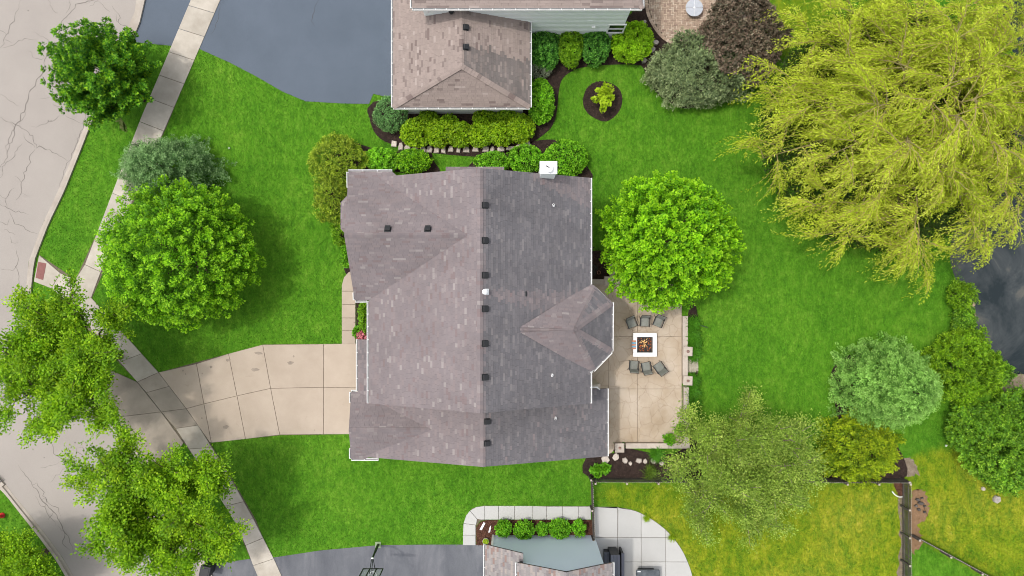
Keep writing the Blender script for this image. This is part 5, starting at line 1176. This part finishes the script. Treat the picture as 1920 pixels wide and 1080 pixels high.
# wheeled bin
bn = empty('wheeled_bin', (*P(398, 1060), 0), math.radians(-12), 'black wheeled bin at the edge of the lower driveway', 'bin')
b = MB(); b.add([(-.24, -.27, .05), (.24, -.27, .05), (.24, .27, .05), (-.24, .27, .05), (-.29, -.35, .98), (.29, -.35, .98), (.29, .33, .98), (-.29, .33, .98)], [[3, 2, 1, 0], [4, 5, 6, 7], [0, 1, 5, 4], [1, 2, 6, 5], [2, 3, 7, 6], [3, 0, 4, 7]]); b.build('body', M['black_plastic'], bn)
b = MB(); b.box((0, -.02, 1.02), (.64, .76, .07), 0, .03); b.box((0, -.02, 1.06), (.46, .55, .03), 0, .012); b.build('lid', M['black_plastic'], bn)
b = MB(); b.tube([(-.25, .36, .92), (-.25, .44, .96), (.25, .44, .96), (.25, .36, .92)], .018, 6); b.build('handle', M['black_plastic'], bn)
for sx in (-1, 1):
    b = MB(); b.tube([(sx * .24, .3, .11), (sx * .3, .3, .11)], .11, 14); b.build('wheel', M['black_plastic'], bn)
# basketball hoop
bh = empty('basketball_hoop', (*P(709, 1021), 0), 0, 'black basketball hoop leaning over the lower asphalt driveway', 'basketball hoop')
bx, by = P(709, 1021); L_ = lambda px, py, z: Vector((P(px, py, z)[0] - bx, P(px, py, z)[1] - by, z))
b = MB(); b.box((0, 0, .03), (.36, .36, .06), 0, .01); b.build('base_plate', mat('hoop_pad', (.2, .27, .15), (.26, .33, .2), 5, 5, .8, .1), bh)
j1 = L_(698.3, 1047, 2.35)
b = MB(); b.tube([(0, 0, 0), j1 * .55], [.085, .08], 8); b.build('lower_pole', M['black_metal'], bh)
b = MB(); b.tube([j1 * .55, j1], [.065, .06], 8); b.build('upper_pole', M['black_metal'], bh)
b = MB(); b.lathe([(.08, -.05), (.08, .05)], 8, tuple(j1 + Vector((0, 0, .03)))); b.build('collar', M['galv'], bh)
zl, zh = 2.9, 3.95; yb_ = -16.25 - by; xl, xr2 = -8.62 - bx, -7.48 - bx
for p, q in (((xl + .42, yb_, zl + .2), j1 + Vector((-.04, 0, 0))), ((xl + .50, yb_, zh - .3), j1 + Vector((-.03, 0, .1))), ((xr2 - .42, yb_, zl + .2), j1 + Vector((.04, 0, 0))), ((xr2 - .50, yb_, zh - .3), j1 + Vector((.03, 0, .1)))):
    b = MB(); b.tube([q, p], .022, 6); b.build('arm', M['black_metal'], bh)
fr = MB(); cxm = (xl + xr2) / 2; yf = yb_ - .03
for x in (xl, xr2): fr.box((x, yf, (zl + zh) / 2), (.055, .05, zh - zl))
for z in (zl, zh): fr.box((cxm, yf, z), (xr2 - xl - .06, .05, .045))
for x in (cxm - .2, cxm + .2): fr.box((x, yf, (zl + zh) / 2), (.05, .045, zh - zl - .05))
fr.build('backboard_frame', M['black_metal'], bh)
gl = bpy.data.materials.new('clear_acrylic'); gl.use_nodes = True; g_ = gl.node_tree.nodes['Principled BSDF']; g_.inputs['Transmission Weight'].default_value = .92; g_.inputs['Roughness'].default_value = .05; g_.inputs['IOR'].default_value = 1.2; g_.inputs['Base Color'].default_value = (.92, .95, .95, 1)
b = MB(); b.box((cxm, yf - .034, (zl + zh) / 2), (xr2 - xl - .02, .012, zh - zl - .02)); b.build('backboard', gl, bh)
b = MB(); b.tube([(cxm + .23 * math.cos(w), yf - .36 + .23 * math.sin(w), 3.05) for w in np.linspace(0, 6.283, 22)], .012, 6); b.box((cxm, yf - .09, 3.05), (.16, .1, .06)); b.build('rim', flat('rim_paint', (.6, .6, .58), .5), bh)
b = MB()
for k in range(12):
    w0, w1 = k * 6.283 / 12, (k + 1) * 6.283 / 12
    for wa, wb in ((w0, w1), (w1, w0)): b.tube([(cxm + .22 * math.cos(wa), yf - .36 + .22 * math.sin(wa), 3.04), (cxm + .13 * math.cos(wb), yf - .36 + .13 * math.sin(wb), 2.65)], .006, 4, cap=False)
b.build('net', M['white_paint'], bh)
# grey plank screen beside the blue house
def screen(x0, x1, y0, y1, z, label, nb):
    a, c = P(x0, y0, z), P(x1, y1, z); root = empty('storage_bench', ((a[0] + c[0]) / 2, (a[1] + c[1]) / 2, 0), 0, label, 'storage box'); w, h = c[0] - a[0], a[1] - c[1]
    b = MB(); b.box((0, 0, (z - .05) / 2), (w - .06, h - .06, z - .05)); b.build('body', M['black_plastic'], root)
    for i in range(nb):
        b = MB(); b.box((-w / 2 + w * (i + .5) / nb, 0, z - .03), (w / nb - .014, h, .05), 0, .008); b.build('plank', M['grey_vinyl'], root)
    return root
screen(1145, 1163, 1041, 1120, 1.5, 'tall grey plank storage box beside the blue house', 3); screen(1165, 1171, 1038, 1120, 1.25, 'narrow grey plank box right of the tall one', 1); screen(1133, 1147, 1036, 1075, .7, 'low dark grey box tucked against the blue wall', 2)
gt = empty('covered_grill', (*P(1215, 1090, .8), 0), 0, 'black covered grill top with rounded corners on the pale patio', 'grill'); w, h = .72, .7
b = MB(); pr = smooth_poly([(-w, -h), (-w, h - .05), (-w + .05, h), (w - .05, h), (w, h - .05), (w, -h)], 1); b.prism(pr, .74, .82, .03); b.build('side_shelf', mat('dark_shelf', (.05, .06, .07), (.12, .135, .15), 3, 6, .4, .1), gt)
b = MB(); b.lathe([(.52, .82), (.55, .88), (.5, .98), (.34, 1.06), (.05, 1.09)], 24, (.06, -.42, 0)); b.build('lid', M['black_plastic'], gt, True)
b = MB(); b.prism([(-.5, -.5), (.5, -.5), (.5, .5), (-.5, .5)], 0, .74); b.build('cabinet', M['black_plastic'], gt)
b = MB(); b.box((-w + .17, h - .1, .825), (.2, .06, .02), 0, .005); b.build('badge', M['galv'], gt)
# small markers
b = MB(); b.prism([(-.06, -.06), (.06, -.06), (.06, .06), (-.06, .06)], 0, .05, .01); o = b.build('lawn_marker', mat('pale_cover', (.22, .3, .18), (.3, .36, .26), 8, 4, .8, .1)); o.location = (*P(430, 278), .01); tag(o, 'pale square utility cover set in the front lawn', 'cover')

# ------------------------------------------------------------------ trees
dense_tree((385, 481), 2.9, (4.35, 4.15, 3.5), 1.8, 'big round lime green maple on the front lawn by the walk', 'maple', n=820, k=60, ll=.125, lw=.09)
dense_tree((1231, 463), 3.3, (3.85, 3.95, 3.4), 2.0, 'round bright green maple overhanging the patio', 'maple2', n=780, k=62, ll=.125, lw=.09, amp=.2)
# young tree at the top left: upright shoots
def shoot_tree(px, label, lm):
    x, y = P(*px); root = empty('street_tree', (x, y, 0), label=label, cat='tree'); cs = []; ax = []; Ls = []; lb = []
    for i in range(240):
        th = NR.uniform(0, 6.283); r = math.sqrt(NR.uniform(0, 1)); z0 = 1.6 + 3.4 * (1 - r) * NR.uniform(.5, 1) ; d = np.array([math.cos(th), math.sin(th), 0]); sl = .06 + 1.05 * r
        a = unit(d * sl + [0, 0, 1.0] + NR.normal(size=3) * .18); st = d * r * 1.45 + [0, 0, z0]; L = NR.uniform(.8, 2.4) * (1.25 - .3 * r)
        for t_ in np.linspace(.1, 1, 6): cs.append(st + a * L * t_); ax.append(unit(a + NR.normal(size=3) * .35)); Ls.append(.42 * (1.15 - .6 * t_))
        if i % 8 == 0: lb.append(((0, 0, 1.3 + .8 * NR.uniform()), tuple(st + a * L * .8), .04))
    A = tufts(np.array(cs), np.array(ax), 40, np.array(Ls), .17, .15, .09, .5)
    leaf_obj('crown', *A, LM[lm], root); trunk_mesh(root, (0, 0), 2.4, .1, lb, M['bark']); return root
shoot_tree((250, 166), 'young dark green tree with spiky shoots at the top left kerb', 'young')
open_tree((226, 668), 5.4, (4.8, 4.5, 2.6), 3.2, 'airy yellow green locust at the left edge over walk and road', 'locust', nl=15, nsub=11, per=5, k=72, ll=.16, lw=.095, tr=.32)
open_tree((372, 904), 5.2, (5.0, 4.5, 2.6), 3.2, 'airy locust over the walk below the tan driveway', 'locust', nl=16, nsub=11, per=5, k=72, ll=.16, lw=.095, tr=.32)
open_tree((86, 1034), 3.2, (2.7, 2.5, 1.7), 1.8, 'small airy tree in the bottom left corner', 'locust', nl=13, nsub=9, per=5, k=70, ll=.14, lw=.085, tr=.36)
open_tree((1358, 845), 3.4, (4.55, 4.2, 2.2), 1.4, 'olive airy tree spreading over the lower right bed', 'crab', name='crabapple_tree', nl=20, nsub=11, per=5, k=72, ll=.12, lw=.075, tr=.36, bark='bark_grey', flatd=.55)
conifer((1638, 716), (2.95, 2.8), 5.6, 'rounded blue green spruce near the pond', 'spruce', prof=.62, n=1150, k=46)
conifer((334, 322), (3.05, 1.85), 4.2, 'grey blue juniper leaning over the sidewalk above the maple', 'juniper', name='juniper_tree', prof=.6, n=620, k=46, amp=.16)
conifer((1597, 837), (2.35, 2.1), 3.4, 'golden layered conifer at the end of the dark fence', 'goldconifer', name='golden_conifer', prof=.7, n=480, k=42, ll=.12, lw=.06, twig=.6, up=.1, amp=.16)

# weeping willow
def willow(px, label):
    x, y = P(*px); root = empty('willow_tree', (x, y, 0), label=label, cat='tree'); tr = MB(); lim = MB(); tw = MB()
    tr.tube([(0, 0, -.1), (.05, 0, .5), (0, .1, 2.2), (-.05, .05, 3.6)], [.75, .55, .48, .42], 12)
    starts = []; dirs = []; vig = []
    ring = [(.92, k / 18) for k in range(18)] + [(.68, (k + .5) / 13) for k in range(13)] + [(.40, k / 8) for k in range(8)] + [(.12, k / 4) for k in range(4)]
    for i, (rf, fr_) in enumerate(ring):
        th = 6.283 * (fr_ + R.uniform(-.015, .015)); rr = rf * R.uniform(.88, 1.06) * 8.5; zt = R.uniform(8.6, 9.9) - .072 * rr * rr
        e = Vector((rr * math.cos(th), rr * math.sin(th), zt)); st = Vector((0, 0, R.uniform(2.4, 3.6))); mid = st.lerp(e, .5) + Vector((0, 0, 1.3))
        pts = [st, st.lerp(mid, .5) + Vector((0, 0, .3)), mid, mid.lerp(e, .55) + Vector((0, 0, .35)), e]; lim.tube(pts, [.13, .10, .06, .035, .015], 7)
        for j in range(10 if i < 31 else 13):
            t = .3 + .7 * (j + R.uniform(0, 1)) / 10 if i < 31 else R.uniform(.45, 1.0); seg = min(int(t * 4), 3); p = pts[seg].lerp(pts[seg + 1], t * 4 - seg)
            ph = th + R.gauss(0, 1.1); l = R.uniform(.9, 2.2); sw = R.gauss(0, .5); q = p + Vector((math.cos(ph) * l, math.sin(ph) * l, R.uniform(.0, .8)))
            m_ = p.lerp(q, .5) + Vector((0, 0, .25)); lim.tube([p, m_, q], [.03, .02, .010], 5, cap=False)
            vg = R.uniform(0, 1)
            for k in range(11):
                w = R.uniform(.15, 1.0); starts.append(p.lerp(q, w) + Vector((0, 0, .25 * math.sin(math.pi * w)))); dirs.append(ph + sw + R.gauss(0, .38)); vig.append(vg * .75 + R.uniform(0, .25))
    n = len(starts); S = np.array([list(v) for v in starts]); D = np.stack([np.cos(dirs), np.sin(dirs), np.zeros(n)], 1); L = NR.uniform(1.0, 2.3, n); dr = NR.uniform(.4, 1.0, n); cur = NR.normal(0, .35, n); side = np.stack([-D[:, 1], D[:, 0], np.zeros(n)], 1)
    def at(t):
        t = t[:, None] if t.ndim else t
        return S + D * (L[:, None] * (t - .22 * t * t)) + side * (cur[:, None] * L[:, None] * .4 * t * t) + np.array([0, 0, 1.0]) * (L[:, None] * (.18 * t - dr[:, None] * 1.5 * t * t))
    K_ = 44; P_, A_, NM = [], [], []
    for k in range(K_):
        t = np.full(n, (k + .5) / K_) + NR.uniform(-.01, .01, n); p = at(t); a = unit(at(t + .03) - p); jit = unit(NR.normal(size=(n, 3)))
        P_.append(p + jit * .05); A_.append(unit(a * .8 + jit * .75 + [0, 0, -.12])); NM.append(np.array([0, 0, 1.0]) + NR.normal(size=(n, 3)) * .5)
    P_, A_, NM = np.concatenate(P_), np.concatenate(A_), np.concatenate(NM); m = len(P_); P_[:, 2] = np.maximum(P_[:, 2], .35)
    leaf_obj('crown', P_, A_, NM, NR.uniform(.12, .23, m), NR.uniform(.03, .055, m), np.tile(np.array(vig), K_) * .6 + np.repeat(np.linspace(.1, .4, K_), n), LM['willow'], root, fold=.1)
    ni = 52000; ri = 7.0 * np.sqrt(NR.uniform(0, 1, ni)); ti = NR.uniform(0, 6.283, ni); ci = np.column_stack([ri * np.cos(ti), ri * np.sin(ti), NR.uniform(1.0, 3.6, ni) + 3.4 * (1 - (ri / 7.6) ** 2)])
    leaf_obj('inner_foliage', ci, NR.normal(size=(ni, 3)) * [1, 1, .5], NR.normal(size=(ni, 3)) * .6 + [0, 0, 1.0], NR.uniform(.14, .26, ni), NR.uniform(.05, .09, ni), np.zeros(ni), LM['willow_in'], root)  # added dark layer behind the gaps, its colour stands in for shade
    pts = [at(np.full(n, t)) for t in (0, .25, .5, .75)]
    for i in range(0, n, 1):
        q = [pts[j][i] for j in range(4)]; tw.tube(q, [.016, .013, .010, .005], 3, cap=False)
    tr.build('trunk', M['willow_bark'], root, True); lim.build('limbs', M['willow_bark'], root, True); tw.build('twigs', M['willow_twig'], root)
    return root
willow((1612, 262), 'huge yellow green weeping willow at the upper right by the pond')

# ------------------------------------------------------------------ shrubs
def sh(px, r, h, label, lm, **kw): return shrub(px, r, h, label, lm, **kw)
G1 = 'clipped shrubs round the white house'
sh((733, 213), (33, 35), 1.5, 'round blue green shrub at the corner of the tan roofed garage', 'bluegreen', group=G1, ll=.08, lw=.04)
sh((1020, 86), (30, 41), 1.6, 'dark green rounded shrub nearest the tan roof in the wall row', 'boxdark', group=G1)
sh((1071, 87), (23, 39), 1.6, 'olive green shrub, second in the row below the white wall', 'boxolive', group=G1)
sh((1117, 83), (28, 37), 1.6, 'deep green shrub, third in the row below the white wall', 'boxdark', group=G1)
sh((1186, 77), (41, 37), 1.5, 'brightest lime round shrub near the white house corner', 'lime', group=G1)
sh((1014, 190), (25, 41), 1.5, 'vivid green tall shrub beside the right garage wall', 'boxmid', group=G1)
sh((1014, 130), (20, 16), .9, 'small pale variegated shrub between two green ones by the garage', 'grey', ll=.09, lw=.025)
HL = 'golden hedge shrub in front of the garage, '
for (px, r, d_) in (((780, 248), (30, 27), 'rounded left end of the front row'), ((822, 248), (26, 28), 'second of the front row from the left'), ((862, 252), (26, 24), 'third of the front row from the left'), ((901, 253), (25, 22), 'fourth of the front row from the left'), ((940, 249), (25, 24), 'fifth of the front row from the left'), ((976, 240), (26, 27), 'right end of the front row'),
                    ((803, 222), (18, 13), 'leftmost bump of the back row'), ((843, 230), (16, 12), 'low one behind the third front shrub'), ((908, 222), (22, 16), 'back row above the fourth front shrub'), ((950, 222), (20, 16), 'back row beside the right garage corner')):
    sh(px, r, 1.25 if r[1] > 20 else 1.0, HL + d_, 'hedge', name='hedge_shrub', group='golden hedge shrubs', rough=.1)
sh((925, 304), (34, 19), 1.3, 'green shrub left of the chimney behind the bump roof', 'boxmid', rough=.12, ll=.1, lw=.06)
sh((985, 297), (33, 27), 1.4, 'speckled green shrub touching the chimney on its left', 'boxmid', rough=.14, ll=.1, lw=.06)
sh((1062, 296), (41, 35), 1.6, 'large green shrub right of the white chimney', 'boxmid', rough=.12, ll=.1, lw=.06)
sh((632, 300), (48, 52), 2.2, 'big olive yellow shrub at the upper left house corner', 'yewgold', rough=.2, ll=.11, lw=.045, twig=.3, name='loose_shrub', nat=.3)
sh((622, 372), (32, 46), 1.9, 'olive yellow shrub beside the first floor bay', 'yewgold', rough=.2, ll=.11, lw=.045, twig=.3, name='loose_shrub', nat=.3)
sh((640, 428), (18, 34), 1.3, 'narrow green shrub below the first floor bay', 'boxolive', rough=.15, name='loose_shrub', ll=.1, lw=.05)
sh((652, 476), (11, 26), 1.1, 'slim green shrub at the top end of the front walk', 'boxmid', rough=.15, name='loose_shrub', nat=.3)
sh((716, 300), (36, 22), 1.5, 'glossy green shrub left of a pair above the wing roof', 'boxmid', ll=.11, lw=.075, rough=.14)
sh((774, 302), (35, 21), 1.5, 'glossy green shrub right of a pair above the wing roof', 'maple', ll=.11, lw=.075, rough=.14)
sh((684, 594), (8, 34), 1.1, 'long olive shrub in the front bed under the gutter', 'boxolive', rough=.15)
sh((680, 628), (7, 8), .6, 'small pink flowering plant in the front bed', 'pink', rough=.2)
sh((672, 622), (6, 9), .5, 'small green perennial beside the pink flowers', 'boxmid', rough=.2)
sh((1314, 132), (98, 62), 2.2, 'broad olive juniper below the brick patio', 'olive', name='juniper_shrub', nat=.28, ll=.17, lw=.05, rough=.3, twig=.6, k=24, dens=.34)
sh((1392, 74), (76, 90), 3.0, 'large purple brown barberry beside the brick patio', 'purple', name='barberry_shrub', nat=.3, ll=.15, lw=.075, rough=.32, twig=.6, k=22, dens=.34)
for px, r, lb in (((944, 990), (14, 15), 'round green shrub nearest the driveway in the red mulch'), ((983, 993), (19, 17), 'large round green shrub, second from the driveway in red mulch'), ((1017, 991), (9, 10), 'smallest round green shrub in the red mulch row'), ((1050, 991), (20, 18), 'largest round green shrub, fourth from the driveway in red mulch'), ((1086, 990), (11, 15), 'upright green shrub nearest the fence in red mulch')):
    sh(px, r, 1.0, lb, 'boxmid', group='round shrubs in the red mulch bed', ll=.09)
for px, lb in (((1211.5, 970.5), 'little lime grass tuft on the upper rim of the pale patio'), ((1258.5, 1006.5), 'little lime grass tuft on the right rim of the pale patio')): spray_plant(px, 7, .3, lb, 'sapling', 'grass_tuft', 'lime tufts on the pale patio rim', 150, .012)
for i, py in enumerate((606, 626, 645, 664, 712, 733, 754, 772)):
    spray_plant((1298 + R.uniform(-2, 2), py), 13, .55, 'clump of green daylilies along the patio wall, %s from the top' % ORD[i], 'daylily', group='daylily clumps by the patio wall', n=300)
spray_plant((1230, 849), 14, .5, 'bright green daylily clump in the mulch below the patio', 'daylily', n=320)
spray_plant((1218, 883), 14, .6, 'dull green grass clump by the dark fence', 'crab', 'grass_clump', n=260, bw=.012)
sh((1119, 882), (8, 7), .35, 'bright small hosta in the mulch near the lawn', 'boxmid', rough=.15, ll=.14, lw=.09); sh((1135, 878), (5, 7), .3, 'smaller hosta right of the bright one', 'boxmid', rough=.2, ll=.12, lw=.08)
sh((1255, 823), (7, 7), .6, 'small ball shrub at the lower right patio corner', 'boxmid'); sh((1275, 806), (6, 6), .6, 'smaller ball shrub on the right patio wall', 'boxmid')
# bank brush
sh((1801, 553), (19, 28), 1.8, 'bright yellow green brush on the bank under the willow', 'bankbright', name='bank_brush', nat=.42, ll=.13, lw=.05, rough=.25, twig=.35)
sh((1807, 606), (17, 28), 1.4, 'mid green brush at the pond edge', 'bank', name='bank_brush', nat=.42, ll=.12, lw=.06, rough=.25, twig=.3, dens=.8)
sh((1810, 684), (64, 68), 2.6, 'large bright green bush by the pond beside the spruce', 'bankbright', name='bank_brush', nat=.42, ll=.14, lw=.055, rough=.25, twig=.65, k=24, dens=.34)
sh((1872, 700), (24, 22), 1.2, 'grey green brush behind the pond bush', 'bank', name='bank_brush', nat=.42, ll=.12, lw=.05, rough=.25, twig=.3, dens=.7)
sh((1832, 806), (54, 52), 2.2, 'dark green bush mass at the right edge', 'bank', name='bank_brush', nat=.42, ll=.14, lw=.07, rough=.25, twig=.6, k=24, dens=.34)
sh((1890, 850), (70, 72), 2.8, 'tall green bush in the far right', 'bank', name='bank_brush', nat=.42, ll=.14, lw=.07, rough=.25, twig=.6, k=24, dens=.34)
sh((1908, 768), (40, 38), 2.2, 'green bush at the pond corner on the right edge', 'bank', name='bank_brush', nat=.42, ll=.13, lw=.07, rough=.3, twig=.5, k=20, dens=.45)
# sapling in the ring bed
sp = empty('sapling', (*P(1128, 190), .02), 0, 'small lime sapling in the round mulch ring', 'sapling')
cs = []; b = MB()
for i in range(9):
    th = i * .7 + R.uniform(-.3, .3); q = Vector((math.cos(th) * R.uniform(.25, .65), math.sin(th) * R.uniform(.3, .85), R.uniform(.7, 1.35))); b.tube([(0, 0, .25), q * .5 + Vector((0, 0, .3)), q], [.025, .015, .006], 5)
    for w in (.35, .55, .75, .95, 1.08): cs.append(np.array(q) * [w, w, 1] - [0, 0, .3 * (1 - w)])
b.tube([(0, 0, 0), (0, 0, .6)], [.035, .025], 7); b.build('trunk', M['bark'], sp)
cs = np.array(cs); A = tufts(cs, NR.normal(size=cs.shape) + [0, 0, .6], 40, .16, .17, .13, .09); leaf_obj('crown', *A, LM['sapling'], sp)

# ------------------------------------------------------------------ grass blades
def grass():
    n = 340000; x = NR.uniform(-32.5, 32.5, n); y = NR.uniform(-18.5, 18.5, n); keep = np.ones(n, bool)
    for p in EXC:
        a = np.array(p); bb = (x > a[:, 0].min()) & (x < a[:, 0].max()) & (y > a[:, 1].min()) & (y < a[:, 1].max()); idx = np.nonzero(bb & keep)[0]
        if len(idx): keep[idx[pip(x[idx], y[idx], p)]] = False
    for p in ([(-8.3, -9.6), (5.1, -9.6), (5.1, 6), (-8.3, 6)], [(-6.5, 10.9), (.7, 10.9), (.7, 20), (-6.5, 20)], [(-1, -30), (5.2, -30), (5.2, -15.4), (-1, -15.4)]): keep &= ~pip(x, y, p)
    x, y = x[keep], y[keep]; n = len(x); dry = np.zeros(n, bool)
    for p in DRY[:1]: dry |= pip(x, y, p)
    def mk(sel, name, m, label, L):
        c = np.column_stack([x[sel], y[sel], np.full(sel.sum(), .0)]); k = len(c); ax = np.column_stack([NR.normal(0, .5, k), NR.normal(.35, .6, k), NR.uniform(.4, 1.1, k)])
        nm = NR.normal(size=(k, 3)) * .5 + [0, 0, 1.0]
        o = leaf_obj(name, c, ax, nm, NR.uniform(.6, 1.3, k) * L, NR.uniform(.02, .045, k), m); o['kind'] = 'stuff'; o['label'] = label
    gm_ = leafmat('lawn_grass_blades', [(.04, .13, .008), (.068, .19, .010), (.098, .225, .015), (.14, .26, .026)], .3, (.8, 1.2), .5, .7)
    gd = leafmat('dry_grass_blades', [(.045, .115, .006), (.12, .19, .008), (.225, .26, .012), (.36, .35, .05)], .3, (.75, 1.25), 1.2, .7)
    mk(~dry, 'grass', gm_, 'lush mown grass over the lawns', .085); mk(dry, 'dry_grass', gd, 'yellowing dry grass at the lower right', .10)
grass()
